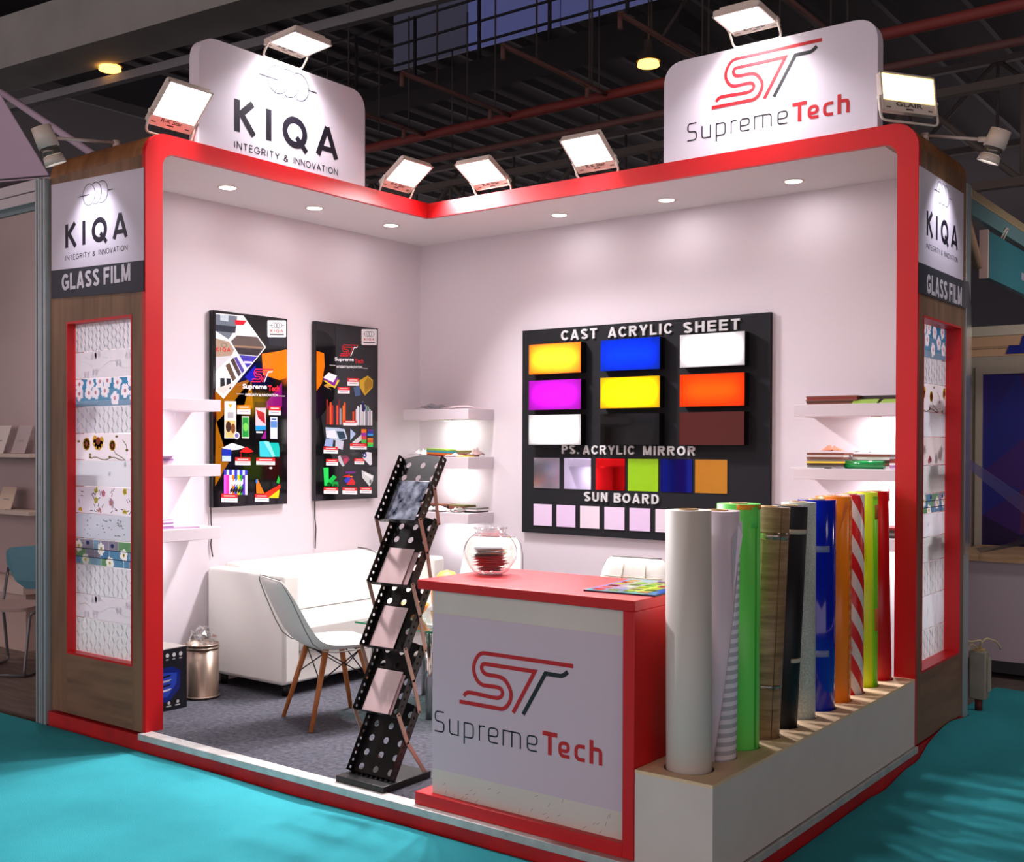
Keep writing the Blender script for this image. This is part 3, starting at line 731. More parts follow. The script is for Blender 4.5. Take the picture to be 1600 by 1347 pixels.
banner('vinyl_banner', 'lilac white vinyl with coil logo over a dark band, on the left end panel', (.31, -L, 2.32), front, [(-.125, 2.495), (.747, 2.469), (.747, 2.95), (-.125, 2.981)], [(-.125, 2.338), (.747, 2.308), (.747, 2.469), (-.125, 2.495)], .31, 2.607, .587, (-.017, 2.372, .632, 2.464))
banner('vinyl_banner', 'lilac white vinyl with coil logo over a dark curling band, on the right end panel', (WX, -.36, 2.29), right, [(-.765, 2.437), (.03, 2.437), (.03, 2.922), (-.765, 2.92)], [(-.765, 2.285), (.085, 2.285), (.085, 2.437), (-.765, 2.437)], -.365, 2.59, .56, (-.64, 2.295, .0, 2.395), curl=.03)

# ================================================================= DISPLAY BOARD ON THE BACK WALL
t = rthing('sample_board', 'large black board of glowing acrylic boxes and colour swatches on the back wall', 'display board', (1.95, 0, .89))
bf = lambda u, v, d: (u, -.03-d, v)
mb = MB(); mb.box(1.008, 2.90, -.03, -.001, .89, 2.335); mb.build('backboard', BLACK, t)
def board_text(s, x0, z0, x1, z1):
    for one in bold_text(s, x0, x1, z0, z1-z0, (z1-z0)*.19):
        mb = MB(); add_raised(mb, one, bf, 0, .012); mb.build('letter', LGREY, t, fix=False)
board_text('CAST', 1.35, 2.245, 1.645, 2.315); board_text('ACRYLIC', 1.735, 2.243, 2.225, 2.313); board_text('SHEET', 2.305, 2.24, 2.70, 2.31)
board_text('PS.', 1.36, 1.455, 1.50, 1.515); board_text('ACRYLIC', 1.535, 1.453, 1.945, 1.513); board_text('MIRROR', 2.01, 1.45, 2.395, 1.51)
board_text('SUN', 1.545, 1.13, 1.735, 1.194); board_text('BOARD', 1.785, 1.128, 2.13, 1.192)
SIDE = mat('smoke_acrylic_side', (14, 13, 13), rough=.12)
faces = [((255, 172, 74), 90, 'glowing orange-yellow light box'), ((36, 96, 236), 7, 'glowing blue light box'), ((250, 250, 252), 9, 'glowing white light box'),
         ((222, 60, 232), 7, 'glowing magenta light box'), ((255, 222, 44), 15, 'glowing yellow light box'), ((255, 112, 12), 12, 'glowing orange light box'),
         ((250, 250, 250), 8, 'glowing white light box'), ((8, 8, 8), 0, 'unlit black gloss box'), ((74, 20, 14), 0, 'unlit maroon box')]
gx = [(1.117, 1.552), (1.712, 2.165), (2.313, 2.76)]; gz = [(2.013, 2.222), (1.762, 1.968), (1.518, 1.726)]
for k, (rgb, st, lab) in enumerate(faces):
    xa, xb = gx[k % 3]; za, zb = gz[k//3]
    mb = MB(); w = .006
    mb.box(xa, xa+w, -.095, -.03, za, zb); mb.box(xb-w, xb, -.095, -.03, za, zb); mb.box(xa+w, xb-w, -.095, -.03, za, za+w); mb.box(xa+w, xb-w, -.095, -.03, zb-w, zb)
    c = mb.build('light_box', SIDE, t); c['label'] = lab
    mb = MB(); mb.box(xa, xb, -.1, -.0952, za, zb)
    if st:
        f = mb.build('acrylic_face', translucent_mat('lit_acrylic_%d' % k, rgb, .8, .08), c)
        mb = MB(); mb.box(xa+w, xb-w, -.034, -.031, za+w, zb-w); mb.build('reflector', mat('box_reflector', (240, 240, 240), rough=.6), c)
        mb = MB(); mb.box(xa+.05, xb-.05, -.046, -.036, za+.07, zb-.07)
        mb.build('led_strip', mat('led_strip_%d' % k, (255, 255, 255), emit=st, emit_rgb=(255, 252, 246)), c)
    else:
        mb.build('acrylic_face', mat('dark_acrylic_%d' % k, rgb, rough=.05, spec=.3), c)
tile = [((176, 178, 190), .9, .12, 'silver mirror tile'), ((190, 190, 214), 1.0, .02, 'clear mirror tile'), ((214, 20, 24), .9, .04, 'red mirror tile'), ((150, 206, 20), .3, .25, 'lime green tile'), ((10, 24, 130), .7, .06, 'blue mirror tile'), ((200, 140, 50), .8, .22, 'gold mirror tile')]
tx = [(1.115, 1.336), (1.373, 1.597), (1.637, 1.867), (1.891, 2.121), (2.139, 2.369), (2.391, 2.616)]
for k, (rgb, me_, ro, lab) in enumerate(tile):
    mb = MB(); mb.box(tx[k][0], tx[k][1], -.034, -.03, 1.21, 1.425)
    o = mb.build('mirror_tile', mat('mirror_tile_%d' % k, rgb, rough=ro, metal=me_), t); o['label'] = lab
for k in range(7):
    xa = 1.116+.1975*k; mb = MB(); mb.box(xa, xa+.157, -.036, -.03, .944, 1.096)
    mb.build('foam_tile', mat('foam_tile_%d' % (k % 3), [(222, 200, 226), (220, 194, 226), (224, 208, 220)][k % 3], rough=.6), t)

# ================================================================= BACKLIT POSTERS ON THE LEFT WALL
def poster(label, y0, y1, z0, z1, draw):
    t = rthing('light_poster', label, 'poster', (0, (y0+y1)/2, z0))
    mb = MB(); mb.box(.002, .04, y0, y1, z0, z1); mb.build('frame', BLACKG, t, bevel=.002)
    return t
def crop_map(x0, x1, tl, tr, bl, br, y0, y1, z0, z1):
    def fn(px, py, d):
        u = (px-x0)/(x1-x0); top = tl+(tr-tl)*u; bot = bl+(br-bl)*u; v = (py-top)/(bot-top)
        return (.0402+d, y0+u*(y1-y0), z1-v*(z1-z0))
    return fn
def ticket(A, x, y, w, h, top=(224, 40, 40)):
    A.rect(x, y, x+w, y+h, (240, 238, 240)); A.rect(x, y, x+w, y+h*.48, top)
    A.rect(x+w*.15, y+h*.18, x+w*.85, y+h*.3, (246, 214, 210)); A.rect(x+w*.15, y+h*.66, x+w*.85, y+h*.74, (150, 150, 156))
def mini_kiqa(A, x, y, w, h, red=True):
    A.poly(rrect(x, y, x+w, y+h, w*.07), (242, 242, 244))
    cx = x+w*.5; cy = y+h*.3; r = h*.17
    for k in (-1, 0, 1): A.stroke(ell(cx+k*r*.9, cy, r, r, 16), h*.025, (60, 60, 66), True)
    A.stroke([(x+w*.1, cy), (cx-r*1.4, cy)], h*.025, (60, 60, 66)); A.stroke([(cx+r*1.9, cy), (x+w*.9, cy)], h*.025, (60, 60, 66))
    c = (204, 70, 66) if red else (60, 60, 66)
    A.polys([[(x+w*.5+p[0]*w*.68, y+h*.72-p[1]*w*.68) for p in q] for q in kiqa_word()], c)
    A.rect(x+w*.12, y+h*.8, x+w*.88, y+h*.87, (70, 70, 76))
def mini_st(A, x0, y0, x1, y1, red, dark):
    def P(q): return [((x0+(p[0]+.296)/.558*(x1-x0)), (y1-(p[1]+.121)/.227*(y1-y0))) for p in q]
    r_, k_ = st_polys(.02); A.polys([P(q) for q in r_], red); A.polys([P(q) for q in k_], dark)
ya, yb = -2.005, -1.387
t = poster('black glossy poster with white diamond photo collage, nearer the left portal', ya, yb, 1.113, 2.36, None)
A = Art(crop_map(88, 552, 60, 108, 1283, 1250, ya, yb, 1.113, 2.36), .00003)
A.poly([(100, 1150), (180, 1000), (110, 760), (100, 560), (200, 520), (320, 480), (330, 660), (260, 690), (140, 720), (104, 755)], (150, 92, 12))
A.poly([(385, 325), (470, 312), (548, 296), (548, 470), (500, 486), (392, 455)], (240, 122, 16))
A.poly([(400, 640), (515, 500), (516, 650), (400, 668)], (130, 16, 110))
A.poly([(280, 470), (345, 395), (345, 480), (310, 500)], (36, 30, 170))
A.poly([(420, 150), (540, 150), (540, 280), (430, 270)], (44, 46, 54))
A.poly([(104, 80), (270, 92), (412, 285), (150, 608), (104, 560)], (240, 240, 242))                      # white collage field
A.poly([(104, 86), (232, 96), (225, 170), (180, 240), (104, 190)], (110, 120, 132)); A.poly([(104, 150), (225, 160), (220, 200), (104, 190)], (50, 54, 66)); A.poly([(130, 88), (180, 92), (178, 130), (130, 124)], (190, 206, 214))
A.poly([(215, 120), (290, 122), (270, 150), (222, 150)], (214, 26, 44))
A.poly([(190, 255), (230, 215), (356, 222), (402, 285), (360, 340), (230, 330)], (96, 84, 80)); A.poly([(205, 290), (385, 300), (355, 338), (225, 325)], (58, 52, 56)); A.poly([(215, 275), (395, 284), (392, 294), (210, 286)], (150, 122, 96))
A.poly([(235, 335), (358, 342), (310, 400), (280, 420)], (70, 60, 170)); A.poly([(275, 372), (325, 374), (322, 386), (274, 386)], (220, 216, 236))
A.poly([(104, 235), (180, 255), (215, 300), (200, 335), (104, 420)], (170, 148, 128)); A.polys([[(148+p[0]*84, 316-p[1]*110) for p in q] for q in kiqa_word()], (206, 30, 28)); A.stroke(ell(152, 276, 16, 12, 14), 3, (110, 100, 96), True)
A.poly([(104, 350), (200, 340), (104, 440)], (206, 206, 210)); A.poly([(104, 470), (215, 345), (295, 420), (215, 510), (150, 590), (104, 545)], (232, 230, 236))
A.poly([(160, 400), (185, 385), (225, 480), (205, 500)], (96, 76, 60)); A.poly([(188, 365), (208, 350), (256, 450), (240, 470)], (80, 66, 60)); A.poly([(212, 355), (228, 345), (276, 430), (262, 450)], (86, 74, 160))
A.poly([(130, 480), (155, 480), (158, 550), (130, 552)], (22, 22, 30)); A.poly([(166, 480), (192, 482), (195, 545), (166, 548)], (30, 30, 40)); A.poly([(104, 545), (215, 505), (150, 580)], (216, 206, 200))
A.stroke([(186, 250), (290, 420)], 9, (240, 240, 242)); A.stroke([(104, 460), (232, 320)], 8, (240, 240, 242)); A.stroke([(104, 195), (190, 258)], 7, (240, 240, 242))
mini_kiqa(A, 420, 118, 122, 104)
mini_st(A, 318, 418, 458, 500, (230, 44, 70), (240, 240, 240))
A.text('Supreme', 264, 552, 416, 512, (240, 240, 240), .03); A.text('Tech', 424, 556, 498, 520, (230, 44, 60), .03)
A.stroke([(225, 576), (272, 576)], 3, (230, 230, 230)); A.stroke([(492, 584), (534, 585)], 3, (230, 230, 230)); A.text('INTEGRITY & INNOVATION', 280, 588, 488, 572, (235, 235, 235), .03)
A.rect(154, 622, 224, 852, (240, 240, 240)); A.poly([(176, 640), (204, 640), (190, 666)], (206, 170, 60)); A.rect(172, 690, 208, 726, (170, 174, 180)); A.rect(160, 740, 220, 848, (226, 190, 120)); A.disc(178, 780, 16, 34, (70, 50, 44)); A.disc(206, 790, 14, 30, (120, 70, 40)); A.disc(228, 834, 18, 22, (246, 246, 248)); A.disc(228, 834, 12, 15, (120, 110, 170))
ticket(A, 230, 645, 82, 56, (240, 122, 30)); ticket(A, 428, 648, 78, 56)
A.rect(260, 714, 304, 850, (220, 240, 220)); A.rect(262, 720, 302, 842, (40, 150, 60)); A.disc(282, 780, 16, 26, (120, 206, 90))
A.rect(342, 624, 412, 850, (20, 18, 26)); A.rect(344, 660, 410, 770, (226, 196, 206)); A.poly([(346, 670), (400, 690), (404, 760), (360, 720)], (170, 30, 50)); A.poly([(344, 770), (410, 770), (410, 795), (344, 800)], (40, 150, 220)); A.poly([(380, 850), (410, 790), (412, 850)], (150, 30, 140)); A.rect(348, 805, 390, 815, (240, 240, 240))
A.rect(438, 714, 484, 850, (206, 220, 240)); A.rect(440, 740, 482, 780, (90, 140, 206)); A.rect(446, 722, 476, 732, (40, 60, 120)); A.rect(444, 800, 480, 830, (236, 240, 246))
A.poly([(138, 912), (200, 880), (280, 905), (240, 920), (195, 925)], (236, 240, 248)); A.rect(138, 920, 194, 990, (30, 50, 170)); A.rect(140, 960, 192, 994, (190, 214, 240))
A.poly([(245, 935), (285, 900), (332, 930), (300, 940)], (226, 34, 34)); A.rect(250, 938, 258, 970, (140, 20, 20)); A.rect(300, 938, 326, 970, (40, 8, 8))
A.poly([(368, 868), (415, 864), (456, 950), (446, 962), (370, 962)], (60, 200, 214)); A.poly([(404, 874), (490, 874), (498, 905), (498, 960), (440, 960)], (20, 190, 180)); A.poly([(395, 868), (430, 868), (470, 958), (452, 962)], (140, 226, 236))
ticket(A, 218, 968, 94, 48); ticket(A, 348, 968, 120, 44)
cl = [(220, 90, 230), (240, 60, 170), (236, 236, 240), (240, 120, 20), (30, 90, 220), (226, 210, 20), (40, 160, 60), (90, 40, 190), (220, 220, 240)]
for i in range(9):
    A.rect(150+16*i, 1046+3*(i % 2), 165+16*i, 1200, cl[i]); A.rect(150+16*i, 1046, 165+16*i, 1078, (60, 60, 200) if i % 2 == 0 else (200, 220, 240))
for i in range(5): A.poly([(186+16*i, 1120), (202+16*i, 1100), (202+16*i, 1130), (186+16*i, 1150)], (230, 230, 236)); A.poly([(186+16*i, 1170), (202+16*i, 1150), (202+16*i, 1175), (186+16*i, 1195)], (30, 30, 36))
ticket(A, 134, 1196, 98, 52); ticket(A, 338, 1194, 90, 46)
A.poly([(346, 1105), (356, 1100), (400, 1190), (348, 1190)], (240, 120, 20)); A.poly([(395, 1190), (500, 1130), (505, 1150), (425, 1215)], (226, 50, 20)); A.poly([(425, 1215), (498, 1160), (490, 1215)], (246, 210, 30)); A.poly([(476, 1120), (490, 1075), (500, 1100), (494, 1128)], (40, 170, 60)); A.disc(350, 1115, 7, 14, (40, 120, 200)); A.disc(440, 1030, 10, 6, (236, 236, 236))
A.build('printed_face', PRINTG, t)
mb = MB(); mb.tube([(.012, -2.0, 1.113), (.012, -1.997, 1.02), (.014, -1.99, .96), (.012, -2.0, .88), (.012, -1.985, .80)], .004); mb.build('power_cord', BLACKM, t)

ya, yb = -1.127, -.508
t = poster('black glossy poster listing product samples, nearer the back corner', ya, yb, 1.122, 2.37, None)
A = Art(crop_map(58, 480, 58, 102, 1275, 1245, ya, yb, 1.122, 2.37), .00003)
A.poly([(64, 120), (120, 130), (170, 180), (182, 380), (170, 560), (100, 650), (75, 800), (110, 960), (90, 1060), (64, 1260)], (14, 13, 16))
A.poly([(184, 90), (470, 120), (470, 1230), (200, 1240), (210, 1050), (120, 900), (90, 700), (176, 580), (190, 380)], (40, 40, 44))
A.poly([(62, 260), (110, 275), (114, 360), (95, 480), (62, 530)], (236, 118, 16))
mini_kiqa(A, 362, 108, 108, 106)
mini_st(A, 214, 214, 340, 292, (206, 26, 34), (236, 236, 236))
A.text('Supreme', 180, 332, 308, 300, (240, 240, 240), .03); A.text('Tech', 314, 338, 376, 308, (206, 30, 40), .03)
A.stroke([(146, 354), (186, 356)], 3, (220, 220, 220)); A.stroke([(368, 370), (406, 372)], 3, (220, 220, 220)); A.text('INTEGRITY & INNOVATION', 192, 372, 366, 356, (235, 235, 235), .03)
A.poly([(108, 490), (125, 505), (190, 495), (212, 455), (200, 450)], (190, 150, 60)); A.poly([(104, 460), (180, 510), (210, 460), (190, 450)], (236, 206, 40)); A.poly([(104, 450), (178, 498), (204, 440), (140, 430)], (130, 40, 150)); A.poly([(104, 440), (140, 404), (194, 425), (170, 470)], (242, 242, 244)); A.poly([(108, 488), (150, 512), (158, 520), (112, 500)], (170, 130, 90))
ticket(A, 200, 500, 80, 44); ticket(A, 264, 440, 80, 50)
A.poly([(346, 455), (405, 420), (442, 450), (440, 500), (385, 556), (350, 500)], (206, 164, 30)); A.poly([(380, 470), (405, 430), (436, 456), (436, 495), (385, 540)], (160, 120, 20)); A.poly([(306, 500), (350, 490), (356, 555), (318, 562)], (70, 90, 130))
for i, (x, h, c) in enumerate([(124, 170, (130, 40, 26)), (134, 120, (90, 50, 46)), (146, 150, (236, 96, 60)), (158, 130, (190, 40, 30)), (190, 130, (226, 70, 50)), (202, 170, (110, 30, 26)), (212, 110, (150, 150, 160)), (232, 130, (240, 120, 30)), (240, 150, (226, 90, 40)), (298, 90, (206, 80, 40)), (312, 100, (150, 60, 40))]): A.rect(x, 755-h, x+12, 755, c, False)
for i, (x, h) in enumerate([(322, 110), (332, 130), (342, 120), (354, 140), (366, 160), (378, 140), (390, 135), (404, 125), (416, 110), (428, 100)]): A.rect(x, 757-h, x+9, 757, [(206, 206, 214), (240, 240, 244), (150, 160, 180), (230, 226, 230)][i % 4]); 
A.poly([(362, 600), (376, 598), (390, 640), (380, 668), (366, 660)], (24, 34, 90)); A.poly([(398, 625), (410, 622), (412, 660), (400, 660)], (70, 130, 80))
ticket(A, 236, 724, 90, 36)
A.poly([(118, 775), (210, 778), (245, 785), (264, 850), (200, 865), (124, 845)], (180, 200, 220)); A.poly([(120, 800), (180, 790), (200, 850), (126, 842)], (226, 232, 240)); A.poly([(190, 800), (240, 800), (256, 848), (210, 855)], (30, 60, 80)); A.poly([(122, 850), (170, 855), (164, 905), (110, 900)], (150, 176, 220)); A.poly([(186, 858), (240, 865), (232, 925), (182, 912)], (190, 200, 216))
ticket(A, 106, 905, 94, 46)
A.poly([(284, 782), (322, 815), (284, 860)], (170, 190, 226)); A.poly([(296, 875), (360, 820), (370, 850), (330, 880)], (210, 210, 214)); A.poly([(330, 815), (342, 800), (352, 826)], (30, 30, 34))
for i, c in enumerate([(226, 120, 30), (150, 40, 150), (200, 60, 60), (60, 180, 60)]): A.rect(360, 782+24*i, 396, 806+24*i, c)
for i, c in enumerate([(90, 40, 120), (30, 60, 170), (60, 160, 220), (20, 20, 26), (226, 130, 30), (220, 60, 40), (120, 200, 40), (40, 200, 90)]): A.rect(404, 782+15*i, 442, 796+15*i, c)
ticket(A, 282, 880, 116, 40)
ticket(A, 122, 988, 78, 44); A.poly([(200, 970), (216, 960), (244, 1030), (232, 1038), (204, 1000)], (190, 194, 200)); A.poly([(216, 965), (262, 962), (282, 990), (244, 1030)], (110, 60, 84)); A.poly([(238, 985), (270, 975), (262, 1010), (244, 1020)], (190, 60, 90))
ticket(A, 312, 980, 68, 40); A.poly([(366, 950), (400, 935), (432, 940), (434, 1020), (420, 1026), (372, 980)], (226, 228, 236)); A.disc(382, 958, 15, 17, (30, 40, 110)); A.disc(382, 958, 7, 8, (210, 214, 230))
A.poly([(104, 1048), (138, 1046), (140, 1168), (110, 1170)], (40, 214, 90)); A.poly([(130, 1140), (170, 1095), (192, 1110), (150, 1165)], (30, 190, 76)); A.poly([(160, 1140), (200, 1140), (204, 1172), (160, 1172)], (20, 150, 56)); A.disc(142, 1160, 14, 14, (14, 90, 34)); A.disc(184, 1166, 14, 9, (12, 80, 30))
A.poly(ell(284, 1068, 40, 12, 14, 0, PI), (110, 40, 130)); A.poly(ell(284, 1085, 38, 14, 14, PI, 2*PI), (110, 40, 130)); A.poly([(230, 1105), (280, 1090), (280, 1112)], (214, 30, 30)); A.disc(268, 1130, 26, 20, (50, 60, 190)); A.poly([(256, 1160), (292, 1110), (318, 1140), (314, 1160)], (206, 36, 40)); A.disc(290, 1104, 10, 4, (240, 150, 60))
A.poly([(362, 1060), (446, 1095), (440, 1130), (418, 1168), (366, 1110)], (206, 212, 212)); A.poly([(380, 1072), (440, 1100), (436, 1118), (378, 1086)], (236, 238, 238)); A.disc(424, 1136, 8, 14, (100, 110, 110))
ticket(A, 106, 1180, 94, 44); ticket(A, 230, 1178, 100, 46); ticket(A, 350, 1174, 82, 42)
A.build('printed_face', PRINTG, t)
mb = MB(); mb.tube([(.012, -1.11, 1.122), (.012, -1.108, 1.0), (.014, -1.10, .93), (.012, -1.105, .79)], .004); mb.build('power_cord', BLACKM, t)

# ================================================================= COUNTER
XL, XC, HC, CB = 2.648, 3.697, .948, -2.42
t = rthing('reception_counter', 'red reception counter with white logo front at the platform edge', 'counter', (3.17, -2.7, 0))
mb = MB()
mb.box(XL, XC, -L, CB, HC-.04, HC); mb.box(XC-.05, XC, -L, CB, .004, HC-.04); mb.box(XL-.012, XC-.05, -L, CB, .004, .056)
mb.build('counter_frame', RED, t, bevel=.003)
mb = MB(); mb.box(2.705, XC-.05, -2.968, CB, .056, HC-.04); mb.build('front_panel', mat('counter_white', (222, 210, 200), rough=.55, noise=.05, nscale=4), t)
mb = MB(); mb.box(2.707, XC-.052, -2.9695, -2.968, .16, .81); mb.build('printed_sheet', mat('counter_print', (216, 194, 206), rough=.5), t)
supreme_parts(lambda u, v, d: (u, -2.9695-d, v), t, 3.15, .575, 1.0)
mb = MB()
rnd = random.Random(4)
for k in range(26):
    x = rnd.uniform(2.72, 3.64); z = .06+rnd.random()**2*.10; a = rnd.uniform(.3, 1.4)
    add_polys(mb, stroke([(x, z), (x+.018*math.cos(a), z+.018*math.sin(a))], .0015), lambda u, v, d: (u, -2.968-d, v), .0006)
mb.build('scuff_mark', mat('scuff_brown', (140, 120, 108), rough=.8), t, fix=False)

# printed catalogue board on the counter
A = Art(lambda u, v, d: (u, v, HC+.006+d), .00004)
ox, oy, ang = 3.528, -2.655, .10
def cp(a, b):
    return (ox+a*math.cos(ang)-b*math.sin(ang), oy+a*math.sin(ang)+b*math.cos(ang))
def crect(a0, b0, a1, b1, c): A.poly([cp(a0, b0), cp(a1, b0), cp(a1, b1), cp(a0, b1)], c)
t = rthing('sample_catalogue', 'colourful printed sample sheet lying at the right end of the red counter', 'catalogue', (ox, oy, HC))
mb = MB(); mb.prism([cp(-.15, -.215), cp(.15, -.215), cp(.15, .215), cp(-.15, .215)], lambda u, v, d: (u, v, HC+d), .0005, .006); mb.build('card_sheet', mat('catalogue_edge', (40, 44, 70), rough=.4), t)
crect(-.15, -.215, .15, .215, (150, 170, 214)); crect(-.15, -.215, .15, -.17, (120, 190, 200)); crect(.1, -.215, .15, .215, (70, 110, 200)); crect(-.13, -.12, .0, .19, (196, 180, 200)); crect(.0, -.16, .1, .2, (214, 226, 120))
pal = [(200, 60, 50), (150, 96, 110), (90, 70, 70), (206, 120, 110), (150, 150, 40), (120, 180, 60), (90, 40, 40), (60, 130, 60), (170, 190, 230), (196, 206, 60), (140, 160, 90), (226, 216, 220)]
for i in range(4):
    for j in range(6):
        crect(-.13+.063*i, -.185+.064*j, -.13+.063*i+.045, -.185+.064*j+.042, pal[(i*5+j*3) % 12])
A.build('printed_face', PRINTG, t)

BOWLG = glass_mat('bowl_glass', gloss=.05)
_n = BOWLG.node_tree; _lw = [n for n in _n.nodes if n.type == 'LAYER_WEIGHT'][0]; _tr = [n for n in _n.nodes if n.type == 'BSDF_TRANSPARENT'][0]
_rp = _n.nodes.new('ShaderNodeValToRGB'); _rp.color_ramp.elements[0].position = .55; _rp.color_ramp.elements[0].color = (.97, .97, .97, 1); _rp.color_ramp.elements[1].position = 1.0; _rp.color_ramp.elements[1].color = (.30, .29, .29, 1)
_n.links.new(_lw.outputs['Facing'], _rp.inputs[0]); _n.links.new(_rp.outputs[0], _tr.inputs[0])
# fish bowl with visiting cards
t = rthing('glass_bowl', 'round clear glass fish bowl holding visiting cards on the red counter', 'bowl', (2.766, -2.655, HC))
R = .118; prof = [(0, .003), (.055, .003), (.075, .012)] + [(R*math.sin(a), .097-R*math.cos(a)*.83) for a in [PI*(.30+.52*i/14) for i in range(15)]] + [(.068, .178), (.068, .196), (.073, .202), (.070, .203)]
mb = MB(); mb.lathe(prof, (2.766, -2.655, HC), 40); mb.build('bowl_wall', BOWLG, t, fix=False)
mb = MB(); mb.tube([(2.766+.0715*math.cos(a), -2.655+.0715*math.sin(a), HC+.202) for a in [2*PI*i/32 for i in range(32)]], .0025, 8, 0, True); mb.build('rim', BOWLG, t, fix=False)
cardm = {c: mat('visiting_card_%d' % i, c, rough=.4) for i, c in enumerate([(120, 18, 26), (92, 20, 30), (150, 40, 44), (60, 16, 20), (236, 110, 30), (206, 200, 196), (34, 44, 52)])}
keys = list(cardm); rnd = random.Random(11)
for k in range(22):
    z = HC+.016+.0046*k
    c = keys[[0, 1, 2, 3][k % 4]] if k < 17 else keys[[4, 6, 5, 4, 6][k-17]]
    a = rnd.uniform(-.35, .35)
    w, h = (.062, .036) if k > 4 else (.046, .028)
    mb = MB(); mb.box(-w, w, -h, h, -.0006, .0006); o = mb.build('visiting_card', cardm[c])
    o.location = (2.766+rnd.uniform(-.01, .01), -2.655+rnd.uniform(-.008, .008), z); o.rotation_euler = (rnd.uniform(-.02, .02), rnd.uniform(-.015, .015), a+.45)
    if k < 17: tag(o, 'dark red visiting card in the lower pile inside the glass bowl', 'card', 'visiting cards in the bowl')
    else: tag(o, ['orange visiting card just above the dark red pile in the bowl', 'black visiting card among the topmost in the bowl, above an orange one', 'pale visiting card near the top of the pile in the bowl', 'orange visiting card second from the top in the bowl', 'topmost black visiting card on the pile in the bowl'][k-17], 'card', 'visiting cards in the bowl')

# ================================================================= ROLL HOLDER + ROLLS
HBX = .338
ry = [-2.86+.2005*k for k in range(11)]; RX = 3.845
t = rthing('roll_holder', 'long low white box with round holes standing rolls beside the counter', 'roll holder', (RX, -1.88, 0))
mb = MB()
mb.box(XC+.003, WX, -L+.001, -L+.014, .001, HBX-.012); mb.box(WX-.013, WX, -L+.014, -DR-.001, .001, HBX-.012); mb.box(XC+.003, XC+.016, -L+.014, -DR-.001, .001, HBX-.012); mb.box(XC+.016, WX-.013, -DR-.014, -DR-.001, .001, HBX-.012); mb.box(XC+.016, WX-.013, -L+.014, -DR-.014, .001, .008)
mb.build('box_body', BOXW, t)
mb = MB(); hr = .1
hs = [.092, .086, .092, .09, .083, .083, .09, .088, .08, .078, .082]
edges = [-L+.001] + [(ry[k]+ry[k+1])/2 for k in range(10)] + [-DR-.001]
for k in range(11):
    y0, y1 = edges[k], edges[k+1]; n = 32; r = hs[k]
    for zt, flip in ((HBX, 0), (HBX-.012, 1)):
        O = []; I = []
        for i in range(n):
            a = 2*PI*i/n+PI/n; dx, dy = math.cos(a), math.sin(a)
            bx = ((WX-RX) if dx > 0 else (RX-XC-.003))/max(abs(dx), 1e-6); by = ((y1-ry[k]) if dy > 0 else (ry[k]-y0))/max(abs(dy), 1e-6)
            s_ = min(bx, by); O.append((RX+dx*s_, ry[k]+dy*s_, zt)); I.append((RX+dx*r, ry[k]+dy*r, zt))
        mb.add(O+I, [[i, (i+1) % n, n+(i+1) % n, n+i] for i in range(n)])
        # corner fill
        for cx in (XC+.003, WX):
            for cy in (y0, y1):
                best = sorted(range(n), key=lambda i: (O[i][0]-cx)**2+(O[i][1]-cy)**2)[:2]
                mb.add([(cx, cy, zt), O[best[0]], O[best[1]]], [[0, 1, 2]])
    mb.add([(RX+r*math.cos(2*PI*i/n+PI/n), ry[k]+r*math.sin(2*PI*i/n+PI/n), z) for z in (HBX, HBX-.012) for i in range(n)], [[i, (i+1) % n, n+(i+1) % n, n+i] for i in range(n)])
for a, b in (((XC+.003, -L+.001), (WX, -L+.001)), ((WX, -L+.001), (WX, -DR-.001)), ((WX, -DR-.001), (XC+.003, -DR-.001)), ((XC+.003, -DR-.001), (XC+.003, -L+.001))):
    mb.add([(a[0], a[1], HBX-.012), (b[0], b[1], HBX-.012), (b[0], b[1], HBX), (a[0], a[1], HBX)], [[0, 1, 2, 3]])
mb.build('perforated_top', PLY, t, fix=False)

def striped_mat(name, c1, c2, freq, ang=0.0, rough=.35, metal2=0.0):
    m = bpy.data.materials.new(name); m.use_nodes = True; nt = m.node_tree; b = nt.nodes['Principled BSDF']
    tc = nt.nodes.new('ShaderNodeTexCoord'); sx = nt.nodes.new('ShaderNodeSeparateXYZ'); nt.links.new(tc.outputs['Object'], sx.inputs[0])
    at = nt.nodes.new('ShaderNodeMath'); at.operation = 'ARCTAN2'; nt.links.new(sx.outputs['Y'], at.inputs[0]); nt.links.new(sx.outputs['X'], at.inputs[1])
    ma = nt.nodes.new('ShaderNodeMath'); ma.operation = 'MULTIPLY_ADD'; ma.inputs[1].default_value = ang; nt.links.new(at.outputs[0], ma.inputs[0])
    mz = nt.nodes.new('ShaderNodeMath'); mz.operation = 'MULTIPLY'; mz.inputs[1].default_value = freq; nt.links.new(sx.outputs['Z'], mz.inputs[0]); nt.links.new(mz.outputs[0], ma.inputs[2])
    fr = nt.nodes.new('ShaderNodeMath'); fr.operation = 'FRACT'; nt.links.new(ma.outputs[0], fr.inputs[0])
    gt = nt.nodes.new('ShaderNodeMath'); gt.operation = 'GREATER_THAN'; gt.inputs[1].default_value = .5; nt.links.new(fr.outputs[0], gt.inputs[0])
    mx = nt.nodes.new('ShaderNodeMix'); mx.data_type = 'RGBA'; mx.inputs['A'].default_value = (*lin(c1), 1); mx.inputs['B'].default_value = (*lin(c2), 1)
    nt.links.new(gt.outputs[0], mx.inputs['Factor']); nt.links.new(mx.outputs['Result'], b.inputs['Base Color']); b.inputs['Roughness'].default_value = rough
    return m
M_WR = mat('matt_white_roll', (208, 203, 194), rough=.55)
M_FR = mat('frosted_film_roll', (224, 212, 222), rough=.3)
M_FS = striped_mat('frosted_stripe', (226, 222, 228), (178, 178, 186), 30, 0, .25)
